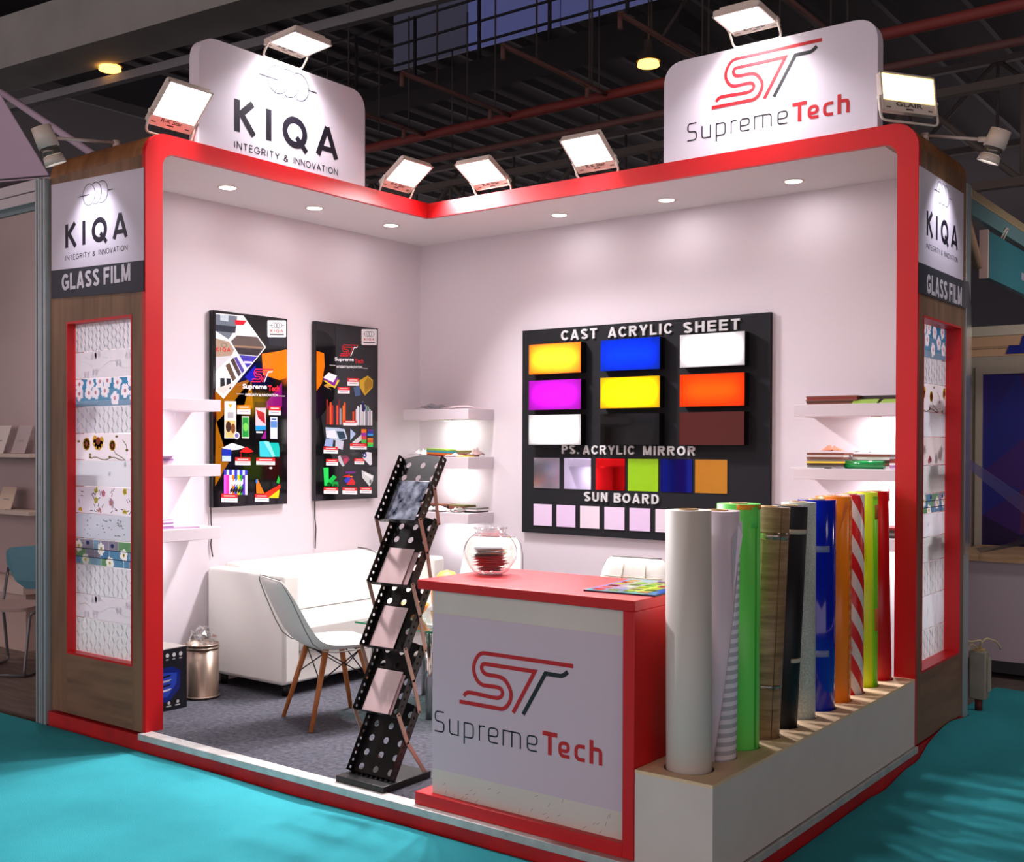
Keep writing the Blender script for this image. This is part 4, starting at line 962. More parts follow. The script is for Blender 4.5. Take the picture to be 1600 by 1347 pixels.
M_GR = mat('green_vinyl', (112, 232, 98), rough=.35)
M_WD = mat('wood_grain_vinyl', (168, 138, 100), rough=.4, noise=.4, nscale=2.2, stretch=(3, 3, 24), rgb2=(116, 92, 62))
M_BK = mat('black_vinyl', (16, 17, 20), rough=.5)
M_PL = mat('pale_glitter_vinyl', (190, 200, 190), rough=.4, noise=.35, nscale=160)
M_BL = mat('blue_vinyl', (12, 32, 168), rough=.12, coat=.5)
M_OR = mat('orange_vinyl', (252, 134, 24), rough=.28)
M_ST = striped_mat('red_white_stripe', (206, 26, 30), (216, 212, 208), 6.2, .72, .3)
M_NE = mat('neon_yellow_vinyl', (218, 240, 20), rough=.35)
M_NG = mat('neon_green_panel', (128, 226, 20), rough=.35)
M_NO = mat('neon_orange_patch', (226, 120, 40), rough=.4)
M_RD = mat('red_vinyl', (196, 14, 18), rough=.3)
TAPE = mat('pale_tape', (196, 186, 164), rough=.3)
rolls = [  # material, radius, top z, lean to x, lean to y, bottom z, name text
 (M_WR, .083, 1.278, -.004, -.012, 'matt white roll, nearest the front corner of the holder'),
 (M_FR, .080, 1.268, .022, -.01, 'pinkish white frosted film roll with striped edge, second from the front'),
 (M_GR, .084, 1.285, .0, .0, 'bright green vinyl roll between the frosted and the brown roll'),
 (M_WD, .081, 1.265, .036, .045, 'brown wood grain vinyl roll between the green and the black roll'),
 (M_BK, .073, 1.262, .045, .03, 'black vinyl roll between the brown and the pale grey roll'),
 (M_PL, .073, 1.268, .0, -.01, 'pale grey green glitter film roll between the black and the blue roll'),
 (M_BL, .084, 1.272, .0, .0, 'glossy blue vinyl roll beside the orange roll'),
 (M_OR, .080, 1.280, .0, .0, 'orange vinyl roll between the blue and the striped roll'),
 (M_ST, .071, 1.282, .0, .0, 'red and white diagonally striped reflective roll'),
 (M_NE, .069, 1.286, -.006, .0, 'neon yellow and green roll with orange patches'),
 (M_RD, .073, 1.284, -.03, .0, 'plain red vinyl roll, last one beside the right portal')]
def roll(k):
    m, r, zt, lx, ly, lab = rolls[k]
    t = thing('vinyl_roll', lab, 'roll', (RX-lx*.26, ry[k]-ly*.26, .012), 0, 'sample rolls standing in the white holder')
    Ht_ = zt-.012; tilt = Vector((lx, ly, Ht_)).normalized()
    t.rotation_euler = (-math.asin(ly/Ht_), math.asin(lx/Ht_), 0)
    mb = MB(); rc = .036; n = 40
    mb.lathe([(rc, 0), (r, 0), (r, Ht_), (rc, Ht_)], (0, 0, 0), n, 0)
    for i, p in enumerate(mb.f): mb.s[i] = (i//n == 1)
    wind = mb.build('film_winding', m, t)
    mb = MB(); mb.lathe([(rc, -.004+.004), (rc, Ht_+.004), (rc-.004, Ht_+.004), (rc-.004, 0), (rc, 0)], (0, 0, 0), 24); mb.build('core_tube', CARD, t)
    return t, r, Ht_
def arc_patch(t, r, a0, a1, z0, z1, m, name, off=.0015, slope=0.0, n=8, z2=None):
    mb = MB(); z2 = z1 if z2 is None else z2
    V = []
    for i in range(n+1):
        k = i/n; a = math.radians(a0+(a1-a0)*k)
        V += [((r+off)*math.cos(a), (r+off)*math.sin(a), z0+slope*k), ((r+off)*math.cos(a), (r+off)*math.sin(a), z1+(z2-z1)*k+slope*k)]
    mb.add(V, [[2*i, 2*i+2, 2*i+3, 2*i+1] for i in range(n)], 0, True)
    return mb.build(name, m, t, solid=.001, fix=False)
R_ = [roll(k) for k in range(11)]
# angle 0 = +x; the front (towards the aisle corner) is about -50 degrees
t, r, h = R_[1]
mb = MB(); V = []
for i in range(15):
    k = i/14; a = math.radians(-62+80*k); zt = .30+k*(h-.36) if k < .8 else .3+.8*(h-.36)+(k-.8)*.9
    V += [((r+.003)*math.cos(a), (r+.003)*math.sin(a), .05), ((r+.003+.0)*math.cos(a), (r+.003)*math.sin(a), min(zt+.05, h-.06))]
mb.add(V, [[2*i, 2*i+2, 2*i+3, 2*i+1] for i in range(14)], 0, True); mb.build('striped_overlap', M_FS, t, solid=.001, fix=False)
mb = MB(); a = math.radians(5)
mb.add([((r+.002)*math.cos(.0), (r+.002)*math.sin(.0), h-.05), ((r+.022)*math.cos(-.1), (r+.022)*math.sin(-.1), h-.03), ((r+.016)*math.cos(.1), (r+.016)*math.sin(.1), h-.09), ((r+.005)*math.cos(-.35), (r+.005)*math.sin(-.35), h-.30), ((r+.012)*math.cos(-.5), (r+.012)*math.sin(-.5), h-.10)], [[0, 1, 2], [0, 2, 3], [0, 3, 4]]); mb.build('loose_flap', M_FR, t, solid=.001, fix=False)
t, r, h = R_[2]; arc_patch(t, r, -16, -10, .33, h, mat('green_seam', (70, 190, 60), rough=.4), 'seam_edge'); arc_patch(t, r, -70, 20, h-.02, h, mat('orange_backing', (236, 150, 40), rough=.6), 'backing_edge', slope=.0, z2=h-.004); 
arc_patch(t, r, -30, -8, h-.09, h-.01, M_GR, 'torn_flap', .003)
t, r, h = R_[3]; arc_patch(t, r, -110, 60, h*.42, h*.42+.016, TAPE if False else glass_mat('clear_tape', (240, 230, 210), .2, .2), 'clear_tape'); arc_patch(t, r, -110, 60, h-.13, h-.10, MATS['clear_tape'], 'clear_tape')
arc_patch(t, r, -32, -30, .33, h, mat('wood_seam', (96, 80, 58)), 'seam_edge')
t, r, h = R_[4]; arc_patch(t, r, -70, 30, h-.115, h-.095, TAPE, 'paper_tape'); arc_patch(t, r, -40, 30, h*.48, h*.48+.018, TAPE, 'paper_tape')
t, r, h = R_[6]
for zz in (h-.23, h*.45): 
    arc_patch(t, r, -76, -28, zz, zz+.028, mat('silver_tape', (120, 132, 176), rough=.2), 'clear_tape')
t, r, h = R_[7]
arc_patch(t, r, -8, 40, .36, h-.02, striped_mat('orange_strip_edge', (236, 140, 60), (226, 104, 10), 22, 0, .3), 'striped_edge')
mb = MB(); mb.add([((r+.002)*math.cos(-.9), (r+.002)*math.sin(-.9), h-.16), ((r+.02)*math.cos(-.45), (r+.02)*math.sin(-.45), h-.03), ((r+.002)*math.cos(-.5), (r+.002)*math.sin(-.5), h-.02)], [[0, 1, 2]]); mb.build('loose_flap', M_OR, t, solid=.001, fix=False)
t, r, h = R_[8]; arc_patch(t, r, -85, -55, h*.42, h*.42+.022, mat('pink_tape', (226, 130, 130), rough=.3), 'clear_tape')
t, r, h = R_[9]; arc_patch(t, r, -28, 60, .33, h-.02, M_NG, 'green_half'); arc_patch(t, r, -20, 30, h*.47, h*.47+.11, M_NO, 'orange_patch', .003); arc_patch(t, r, -20, 30, h-.13, h-.06, M_NO, 'orange_patch', .003)
t, r, h = R_[10]; arc_patch(t, r, 10, 40, h-.05, h+.012, M_RD, 'curled_edge', .006)

# ================================================================= ZIGZAG BROCHURE STAND
def hole_plate(mb, w, h, rows, cols, r, mi=0, y=0.0, th=.002):
    """plate in local (x: 0..w, z: 0..h) with rows x cols round holes"""
    n = 16
    for j in range(rows):
        for i in range(cols):
            x0, x1 = w*i/cols, w*(i+1)/cols; z0, z1 = h*j/rows, h*(j+1)/rows; cx, cz = (x0+x1)/2, (z0+z1)/2
            O = []; I = []
            for k in range(n):
                a = 2*PI*k/n+PI/4; dx, dz = math.cos(a), math.sin(a); s_ = min((x1-x0)/2/max(abs(dx), 1e-6), (z1-z0)/2/max(abs(dz), 1e-6))
                O.append((cx+dx*s_, cz+dz*s_)); I.append((cx+dx*r, cz+dz*r))
            for yy in (y, y+th):
                mb.add([(a, yy, b) for a, b in O+I], [[k, (k+1) % n, n+(k+1) % n, n+k] for k in range(n)], mi)
                for sx in (x0, x1):
                    for sz in (z0, z1):
                        b = sorted(range(n), key=lambda q: (O[q][0]-sx)**2+(O[q][1]-sz)**2)[:2]
                        if (O[b[0]][0]-sx)**2+(O[b[0]][1]-sz)**2 > 1e-10: mb.add([(sx, yy, sz), (O[b[0]][0], yy, O[b[0]][1]), (O[b[1]][0], yy, O[b[1]][1])], [[0, 1, 2]], mi)
            mb.add([(a, yy, b) for yy in (y, y+th) for a, b in I], [[k, (k+1) % n, n+(k+1) % n, n+k] for k in range(n)], mi)
TW, TL = .265, .335
tiers = [(-2.715, 1.155), (-2.765, .868), (-2.812, .585), (-2.856, .300), (-2.895, .03)]   # y, z of each lower front edge
SX = 2.160
DZ, DY = .290, .168
tl = math.hypot(DZ, DY); ta = math.atan2(DY, DZ)
t = thing('brochure_stand', 'black perforated zigzag brochure rack leaning beside the reception counter', 'brochure rack', (SX+TW/2, -2.78, 0), 0)
root = t
PLASTIC = BLACKM
def P0(x, y, z): return (x-(SX+TW/2), y+2.78, z)
def local_tray(mb, k, fn):
    """fn receives tray coordinates (x, along, out) -> room"""
    pass
def tray_pt(k, x, s, o):
    y0, z0 = tiers[k]
    return P0(SX+x, y0+s*math.sin(ta)-o*math.cos(ta), z0+s*math.cos(ta)+o*math.sin(ta))
mb = MB(); q = [P0(SX-.012, -2.985, 0), P0(SX+TW+.015, -2.985, 0), P0(SX+TW+.015, -2.67, 0), P0(SX-.012, -2.67, 0)]
mb.prism([(a[0], a[1]) for a in q], lambda u, v, d: (u, v, d), .0, .032); mb.build('base', PLASTIC, t, bevel=.003)
for k in range(5):
    mb = MB(); tmp = MB(); hole_plate(tmp, TW, tl, 5, 3, .0155)
    mb.add([tray_pt(k, x, z, -y) for x, y, z in tmp.v], tmp.f)
    # side rims (perforated), lower lip, curved top
    for sx in (0.0, TW-.002):
        tm = MB(); hole_plate(tm, .042, tl, 10, 1, .007)
        mb.add([tray_pt(k, sx+y, z, x) for x, y, z in tm.v], tm.f)
    tm = MB(); hole_plate(tm, TW, .03, 1, 9, .006); mb.add([tray_pt(k, x, y, z) for x, y, z in tm.v], tm.f)
    top = [(0, tl)] + [(TW*i/12, tl+.022*math.sin(PI*i/12)) for i in range(1, 12)] + [(TW, tl)]
    for a, b in zip(top[:-1], top[1:]):
        mb.add([tray_pt(k, a[0], tl, 0), tray_pt(k, b[0], tl, 0), tray_pt(k, b[0], b[1], 0), tray_pt(k, a[0], a[1], 0)], [[0, 1, 2, 3]])
    mb.build('tray', PLASTIC, t, fix=False)
def bar(a, b, w=.021, th=.005, name='link_bar'):
    mb = MB(); a = Vector(a); b = Vector(b); d = (b-a).normalized(); n = Vector((1, 0, 0)); c = d.cross(n).normalized()
    v = []
    for p in (a-d*.006, b+d*.006):
        for sx in (0, th):
            for sc_ in (-w/2, w/2): v.append(tuple(p+n*sx+c*sc_))
    mb.add(v, [[0, 1, 3, 2], [4, 6, 7, 5], [0, 2, 6, 4], [1, 5, 7, 3], [0, 4, 5, 1], [2, 3, 7, 6]])
    o = mb.build(name, STEELBR, t, bevel=.0015)
    mb = MB()
    for p in (a, b): mb.cyl(p+n*th, p+n*(th+.003), .004, n=10)
    mb.build('rivet', BLACKM, o)
for k in range(4):
    for sx in (-.006, TW+.002):
        bar(tray_pt(k, sx, .008, .03), tray_pt(k+1, sx, tl*.52, .012))
        bar(tray_pt(k, sx, tl*.52, .012), tray_pt(k+1, sx, tl*.96, .006))
bar(tray_pt(4, -.006, tl*.52, .012), P0(SX-.006, -2.70, .03)); bar(tray_pt(4, TW+.002, tl*.52, .012), P0(SX+TW+.002, -2.70, .03))
SLEEVE = glass_mat('sleeve_film', (252, 250, 250), rough=.2, gloss=.0)
SLEEVE.node_tree.nodes['Math'].inputs[1].default_value = .12
# leaflets in plastic sleeves
PINKP = mat('pinkish_sheet', (240, 214, 214), rough=.35); PINK2 = mat('pink_sheet_darker', (206, 174, 178), rough=.35)
def leaflet(k, label, x0, x1, h, m, o=.006, group=None, lean=0.0):
    mb = MB()
    v = [tray_pt(k, x0, .006, o), tray_pt(k, x1, .006, o), tray_pt(k, x1+lean, h, o-.002), tray_pt(k, x0+lean, h, o-.002)]
    v = [(a+SX+TW/2, b-2.78, c) for a, b, c in v]
    w = [(a, b+.0012, c+.0012) for a, b, c in v]
    mb.add(v+w, [[0, 1, 2, 3], [7, 6, 5, 4], [0, 4, 5, 1], [1, 5, 6, 2], [2, 6, 7, 3], [3, 7, 4, 0]])
    base = Vector(v[0]); mb.v = [tuple(Vector(p)-base) for p in mb.v]
    o_ = mb.build('leaflet', m); o_.location = base
    tag(o_, label, 'leaflet', group)
    mb2 = MB(); vv = [tray_pt(k, x0-.006, .004, o+.004), tray_pt(k, x1+.006, .004, o+.004), tray_pt(k, x1+.006+lean, h+.018, o+.001), tray_pt(k, x0-.006+lean, h+.018, o+.001)]
    vv = [tuple(Vector((a+SX+TW/2, b-2.78, c))-base) for a, b, c in vv]
    mb2.add(vv, [[0, 1, 2, 3]]); mb2.build('clear_sleeve', SLEEVE, o_, fix=False)
    return o_
leaflet(1, 'pink sheet in a clear sleeve, in the second tray from the top', .03, .185, .185, PINKP, .010, 'sleeved sheets in the brochure rack')
leaflet(1, 'darker pink sheet half hidden behind another, second tray from the top', .07, .215, .172, PINK2, .004, 'sleeved sheets in the brochure rack')
leaflet(2, 'pink sheet in a clear sleeve, in the middle tray of the rack', .03, .178, .205, PINKP, .008, 'sleeved sheets in the brochure rack')
leaflet(3, 'pink sheet in a clear sleeve, in the fourth tray from the top', .03, .19, .205, PINKP, .010, 'sleeved sheets in the brochure rack')
leaflet(3, 'darker sheet edge behind the pink sheet, fourth tray from the top', .05, .205, .195, PINK2, .004, 'sleeved sheets in the brochure rack')
SWIRL = mat('dark_blue_swirl_sheet', (176, 186, 204), rough=.12, noise=.5, nscale=26, rgb2=(14, 22, 48), coat=.4)
leaflet(0, 'dark blue glossy swirl patterned sample sheet in the top tray', .028, .215, .215, SWIRL, .006, 'sleeved sheets in the brochure rack')

# ================================================================= SEATING
def make_chair(name, label, tufted=False, tall=False):
    t = thing(name, label, 'chair', group='white padded chairs')
    prof = [(.235, .40), (.225, .425), (.16, .435), (.05, .424), (-.07, .418), (-.145, .432), (-.20, .475), (-.242, .55), (-.282, .64), (-.318, .72), (-.343, .775), (-.353, .80)]
    if tall: prof = prof[:6]+[(-.19, .49), (-.215, .58), (-.24, .69), (-.262, .80), (-.276, .87), (-.282, .905)]
    hw = [.20, .215, .225, .225, .222, .22, .22, .22, .217, .208, .19, .165]
    cup = [.0, .0, .008, .02, .028, .032, .032, .026, .018, .01, .004, 0]
    def surf(i, j, nj, off):
        f, z = prof[i]; u = -1+2*j/nj
        a = prof[max(i-1, 0)]; b = prof[min(i+1, len(prof)-1)]; d = Vector((b[0]-a[0], b[1]-a[1])).normalized(); nrm = Vector((d.y, -d.x))
        if nrm.dot(Vector((1, 1))) < 0: nrm = -nrm
        e = cup[i]*abs(u)**2.5+off*(1-abs(u)**6)**.5*(1 if True else 1)
        return (u*hw[i], f+nrm.x*e, z+nrm.y*e)
    nj = 12; V = []; N = len(prof)
    mb = MB()
    Vt = [surf(i, j, nj, .016 if 0 < i < N-1 else .004) for i in range(N) for j in range(nj+1)]
    Vb = [surf(i, j, nj, -.02 if 0 < i < N-1 else -.006) for i in range(N) for j in range(nj+1)]
    o = nj+1; F = []
    for i in range(N-1):
        for j in range(nj):
            F.append([i*o+j, i*o+j+1, (i+1)*o+j+1, (i+1)*o+j]); F.append([N*o+(i+1)*o+j, N*o+(i+1)*o+j+1, N*o+i*o+j+1, N*o+i*o+j])
    for i in range(N-1):
        F.append([i*o, (i+1)*o, N*o+(i+1)*o, N*o+i*o]); F.append([i*o+nj, N*o+i*o+nj, N*o+(i+1)*o+nj, (i+1)*o+nj])
    for j in range(nj):
        F.append([j, N*o+j, N*o+j+1, j+1]); F.append([(N-1)*o+j, (N-1)*o+j+1, N*o+(N-1)*o+j+1, N*o+(N-1)*o+j])
    mb.add(Vt+Vb, F, 0, True); shell = mb.build('seat_shell', LEATHER, t, sub=1)
    mb = MB()
    for sgn in (-1, 1):
        mb.tube([(sgn*(hw[i]+.004), prof[i][0]-.004, prof[i][1]-.006) for i in range(N)], .0035, 6)
    mb.tube([(-hw[-1]*.9+2*hw[-1]*.9*i/8, prof[-1][0]-.004, prof[-1][1]+.004) for i in range(9)], .0035, 6)
    mb.build('piping', PIPING, shell)
    if tufted:
        mb = MB()
        for j in (nj*.33, nj*.67): mb.tube([surf(i, j, nj, .0195) for i in range(2, N-1)], .003, 6)
        for i in (3, 7, 8, 9): mb.tube([surf(i, j, nj, .0195) for j in range(1, nj)], .003, 6)
        mb.build('seam', mat('seam_dark_beige', (186, 172, 152), rough=.8), shell)  # thin dark beige tubes along the tufting seams
    tops = [(.13, .10), (-.13, .10), (.13, -.09), (-.13, -.09)]; bots = [(.205, .20), (-.205, .20), (.205, -.205), (-.205, -.205)]
    for (a, b), (c, d) in zip(tops, bots):
        mb = MB(); mb.cyl((a, b, .425), (c, d, 0), .017, .0115, n=14); mb.build('leg', BEECH, t)
    mb = MB()
    def at(q, z): (a, b), (c, d) = tops[q], bots[q]; k = 1-z/.425; return (a+(c-a)*k, b+(d-b)*k, z)
    for q0, q1 in ((0, 1), (2, 3), (0, 2), (1, 3)):
        mb.cyl(at(q0, .40), at(q1, .25), .0035, n=6); mb.cyl(at(q1, .40), at(q0, .25), .0035, n=6)
    mb.cyl(at(0, .395), at(1, .395), .005, n=6); mb.cyl(at(2, .395), at(3, .395), .005, n=6)
    mb.build('wire_brace', BLACKM, t)
    return t
ch = make_chair('padded_chair', 'white padded chair with wooden legs in front of the sofa', False)
ch.location = (1.305, -2.19, 0); ch.rotation_euler = (0, 0, math.atan2(-.36, .92))
ch2 = make_chair('padded_chair', 'white tufted chair behind the right end of the red counter', True, True)
ch2.location = (2.70, -1.55, 0); ch2.rotation_euler = (0, 0, PI+.05)
ch3 = make_chair('padded_chair', 'smooth white high backed chair at the back corner, seen behind the glass bowl', False, True)
ch3.location = (1.31, -.93, 0); ch3.rotation_euler = (0, 0, PI+.25)

# sofa
t = rthing('leather_sofa', 'white leather two seat sofa along the left wall below the posters', 'sofa', (.4, -1.3, 0))
SY0, SY1, SXa, SXb = -2.025, -.55, .006, .725
mb = MB(); mb.box(SXa, SXb-.02, SY0+.005, SY1-.005, .075, .26); mb.build('base', LEATHER, t, bevel=.015, seg=3)
for y0, y1 in ((SY0, SY0+.13), (SY1-.13, SY1)):
    mb = MB(); mb.box(SXa, SXb, y0, y1, .078, .738); mb.build('armrest', LEATHER, t, bevel=.022, seg=4)
mb = MB(); mb.prism(fillet([(SXa, .255), (.285, .255), (.285, .40), (.20, .745), (SXa, .765)], .05, 5, True), lambda u, v, d: (u, d, v), SY0+.132, SY1-.132); mb.build('backrest', LEATHER, t, bevel=.012, seg=3)
mb = MB(); mb.box(.25, SXb+.01, SY0+.133, SY1-.133, .258, .43); mb.build('seat_cushion', LEATHER, t, bevel=.03, seg=4)
mb = MB(); mb.tube([(.012, SY1-.134, .768), (.10, SY1-.134, .765), (.19, SY1-.134, .742), (.243, SY1-.134, .60), (.288, SY1-.134, .44)], .005); mb.tube([(.29, SY0+.14+.08*i, .436) for i in range(14)], .004); mb.build('piping', PIPING, t)
for x in (.09, .66):
    for y in (SY0+.07, SY1-.07):
        mb = MB(); mb.cyl((x, y, 0), (x, y, .076), .022, .026, n=12); mb.build('foot', BLACKM, t)

# glass table
t = rthing('glass_table', 'low green edged glass table between the sofa and the brochure rack', 'table', (1.50, -1.62, 0))
mb = MB(); mb.box(1.225, 1.80, -1.93, -1.35, .492, .502); mb.build('glass_top', GREENG, t)
mb = MB(); mb.box(1.222, 1.225, -1.933, -1.347, .492, .502); mb.box(1.80, 1.803, -1.933, -1.347, .492, .502); mb.box(1.225, 1.80, -1.933, -1.93, .492, .502); mb.box(1.225, 1.80, -1.35, -1.347, .492, .502); mb.build('glass_edge', GEDGE, t)
for x in (1.30, 1.72):
    for y in (-1.86, -1.42):
        mb = MB(); mb.cyl((x, y, 0), (x, y, .491), .018, n=14); mb.build('leg', CHROME, t)
# wooden bowl on the table
t = rthing('wooden_bowl', 'orange brown wooden bowl on the glass table', 'bowl', (1.36, -1.62, .502))
mb = MB(); mb.lathe([(0, .002), (.05, .002), (.09, .03), (.12, .075), (.113, .075), (.085, .036), (.045, .012), (0, .012)], (1.36, -1.62, .502), 28); mb.build('bowl_body', mat('orange_wood', (206, 124, 52), rough=.4), t)
t = rthing('orange_bag', 'rounded orange brown bag on the seat of the back corner chair', 'bag', (1.15, -1.03, .46))
mb = MB(); mb.lathe([(0, 0), (.07, 0), (.098, .04), (.105, .11), (.09, .19), (.05, .245), (0, .26)], (1.15, -1.03, .455), 24); o = mb.build('bag_body', mat('tan_orange_leather', (226, 150, 78), rough=.5), t)

# bin, box
t = rthing('waste_bin', 'brushed metal waste bin with a crumpled plastic bag beside the sofa', 'waste bin', (.285, -2.28, 0))
BIN = mat('bin_metal', (176, 156, 140), rough=.3, metal=.75, noise=.3, nscale=5, stretch=(6, 6, .8))
mb = MB(); mb.lathe([(0, .004), (.103, .004), (.1, .012), (.1, .32), (.097, .32), (.096, .02), (0, .02)], (.285, -2.28, 0), 36); mb.build('bin_body', BIN, t)
mb = MB()
for z, r in ((.012, .104), (.30, .1025), (.319, .1015)): mb.tube([(.285+r*math.cos(a), -2.28+r*math.sin(a), z) for a in [2*PI*i/40 for i in range(40)]], .0045, 8, 0, True)
mb.build('rim_bead', BIN, t)
rnd = random.Random(9); bm = bmesh.new(); bmesh.ops.create_icosphere(bm, subdivisions=3, radius=1.0)
for v in bm.verts:
    k = 1+rnd.uniform(-.22, .22); v.co = Vector((.285+.078*v.co.x*k, -2.28+.078*v.co.y*k, .335+.085*v.co.z*k))
mb = MB(); mb.add([tuple(v.co) for v in bm.verts], [[v.index for v in f.verts] for f in bm.faces]); bm.free()
CRUMP = glass_mat('crumpled_plastic', (236, 236, 236), .08, .28)
o = mb.build('plastic_bag', CRUMP); o['label'] = 'crumpled clear plastic bag stuffed in the metal waste bin'; o['category'] = 'plastic bag'
c0 = Vector((.285, -2.28, .335)); o.data.transform(Matrix.Translation(-c0)); o.location = c0

t = rthing('product_box', 'black and blue printed cardboard box beside the waste bin', 'box', (.3, -2.66, 0))
mb = MB(); mb.box(.13, .43, -2.83, -2.495, 0, .352, 0); mb.build('carton', mat('black_carton', (20, 20, 26), rough=.3), t, bevel=.003)
mb = MB(); mb.box(.132, .428, -2.828, -2.497, .352, .3535); mb.build('top_flap', mat('carton_grey_top', (150, 142, 136), rough=.5), t)
A = Art(lambda u, v, d: (.4304+d, u, v), .00005)
A.poly([(-2.82, .06), (-2.62, .05), (-2.545, .12), (-2.54, .22), (-2.60, .25), (-2.82, .24)], (22, 34, 110)); A.poly([(-2.82, .10), (-2.63, .08), (-2.57, .15), (-2.565, .21), (-2.66, .22), (-2.82, .21)], (40, 66, 170))
for k in range(4): A.poly([(-2.82, .10+.026*k), (-2.62, .115+.026*k), (-2.60, .127+.026*k), (-2.82, .112+.026*k)], [(200, 200, 206), (20, 20, 24), (170, 170, 180), (24, 24, 30)][k])
for k in range(4): A.disc(-2.54-.045*k, .315, .012, .012, (190, 190, 190)); A.rect(-2.55-.045*k, .288, -2.532-.045*k, .294, (170, 170, 170))
for k in range(4): A.disc(-2.56-.06*k, .045, .010, .010, (180, 180, 180)); A.rect(-2.578-.06*k, .022, -2.545-.06*k, .03, (170, 170, 170))
A.build('printed_face', PRINTG, t)

# ================================================================= WALL SHELVES
PUCK = mat('shelf_lamp_glow', (255, 253, 250), emit=6.0)
def shelf(label, x0, x1, y0, y1, ztop, th, lamp_at, aim, group, tint=(1, 1, 1), power=None, light=True):
    t = rthing('wall_shelf', label, 'shelf', ((x0+x1)/2, (y0+y1)/2, ztop-th), group)
    mb = MB(); mb.box(x0, x1, y0, y1, ztop-th, ztop); mb.build('shelf_board', WHITE, t, bevel=.002)
    if light:
        mb = MB(); mb.cyl((*lamp_at, ztop-th-.007), (*lamp_at, ztop-th), .03, n=20, mi=0); mb.cyl((*lamp_at, ztop-th-.009), (*lamp_at, ztop-th-.0071), .023, n=20, mi=1)
        mb.build('shelf_lamp', [FLOODW, PUCK], t)
        o = lamp('AREA', 'shelf_lamp_light', (lamp_at[0], lamp_at[1], ztop-th-.012), aim, power or LK['shelf'], tint, (.045, .045), shape='DISK')
        o.parent = t; o.location = Vector(o.location)-PW[t.name]
    return t
names = ['top', 'middle', 'lowest']
for k, (z, th) in enumerate(((1.782, .07), (1.392, .072), (1.012, .07))):
    shelf(names[k]+' white wall shelf on the left wall behind the left red portal', .001, .28, -L+TH+.001, -2.135, z, th, (.14, -2.50), (-.25, .1, -1), 'white floating shelves', (1, .97, 1), light=(k < 3))
for k, (z, th) in enumerate(((1.776, .075), (1.428, .085), (1.022, .075))):
    shelf(names[k]+' white wall shelf in the back corner', .10, .728, -.30, -.001, z, th, (.42, -.16), (0, .35, -1), 'white floating shelves', [(.94, 1, .95), (1, .99, .96), (1, 1, 1)][k])
for k, (z, th) in enumerate(((1.752, .07), (1.382, .062), (1.0, .07))):
    shelf(names[k]+' white wall shelf on the back wall beside the right red portal', 3.165, WX-TH-.001, -.30, -.001, z, th, (3.60, -.16), (0, .3, -1), 'white floating shelves', (1, .98, 1))

def slab(name, label, cat, c, w, d, h, rot, m, group=None, tilt=(0, 0), n=1, mats=None):
    """a stack of n sheets as one bound booklet or sample: separate sheets are parts"""
    if n == 1:
        mb = MB(); mb.box(-w/2, w/2, -d/2, d/2, 0, h); o = mb.build(name, m, bevel=.0008); o.location = c; o.rotation_euler = (tilt[0], tilt[1], rot); return tag(o, label, cat, group)
    t = thing(name, label, cat, c, rot, group); t.rotation_euler = (tilt[0], tilt[1], rot)
    for k in range(n):
        mb = MB(); s_ = .96+.04*((k*37) % 5)/4; e = .0004
        mb.box(-w/2*s_, w/2*s_, -d/2*s_, d/2*s_, h*k/n+e, h*(k+1)/n-e); mb.build('leaf_sheet', mats[k % len(mats)], t)
    return t
def rumpled(name, label, cat, c, w, d, h, rot, m, seed_, group=None, amp=1.0):
    rnd = random.Random(seed_); nx_, ny_ = 9, 7; V = []
    for j in range(ny_):
        for i in range(nx_):
            V.append((w*(i/(nx_-1)-.5)*(1+rnd.uniform(-.05, .05)), d*(j/(ny_-1)-.5)*(1+rnd.uniform(-.06, .06)), h*(.15+.85*rnd.random()*amp*math.sin(PI*(i+.5)/nx_)*math.sin(PI*(j+.5)/ny_))))
    mb = MB(); mb.add(V, [[j*nx_+i, j*nx_+i+1, (j+1)*nx_+i+1, (j+1)*nx_+i] for j in range(ny_-1) for i in range(nx_-1)], 0, True)
    o = mb.build(name, m, fix=False, solid=.0012); o.location = c; o.rotation_euler = (0, 0, rot); return tag(o, label, cat, group)
LIL = mat('lilac_paper', (214, 186, 216), rough=.5); LIL2 = mat('violet_paper', (176, 128, 186), rough=.5); PAP = mat('white_paper', (236, 232, 232), rough=.6)
PNKP = mat('pale_pink_paper', (232, 202, 206), rough=.55); BRN = mat('brown_sample', (128, 72, 52), rough=.45); DBRN = mat('dark_brown_sample', (70, 44, 34), rough=.45)
GRNP = mat('lime_green_print', (150, 190, 70), rough=.4); DGRN = mat('dark_green_print', (50, 92, 46), rough=.4); OLV = mat('olive_sample', (110, 108, 52), rough=.45)
ORG = mat('orange_print', (226, 120, 40), rough=.4); YEL = mat('yellow_print', (236, 206, 60), rough=.4); TQ = mat('turquoise_print', (60, 150, 170), rough=.4); GRYS = mat('grey_sample', (120, 116, 110), rough=.4); DRK = mat('dark_sample', (48, 40, 38), rough=.35); SAL = mat('salmon_paper', (236, 150, 124), rough=.5); EMG = mat('emerald_film', (20, 130, 62), rough=.15, coat=.3); REDS = mat('dark_red_sample', (140, 40, 40), rough=.4)
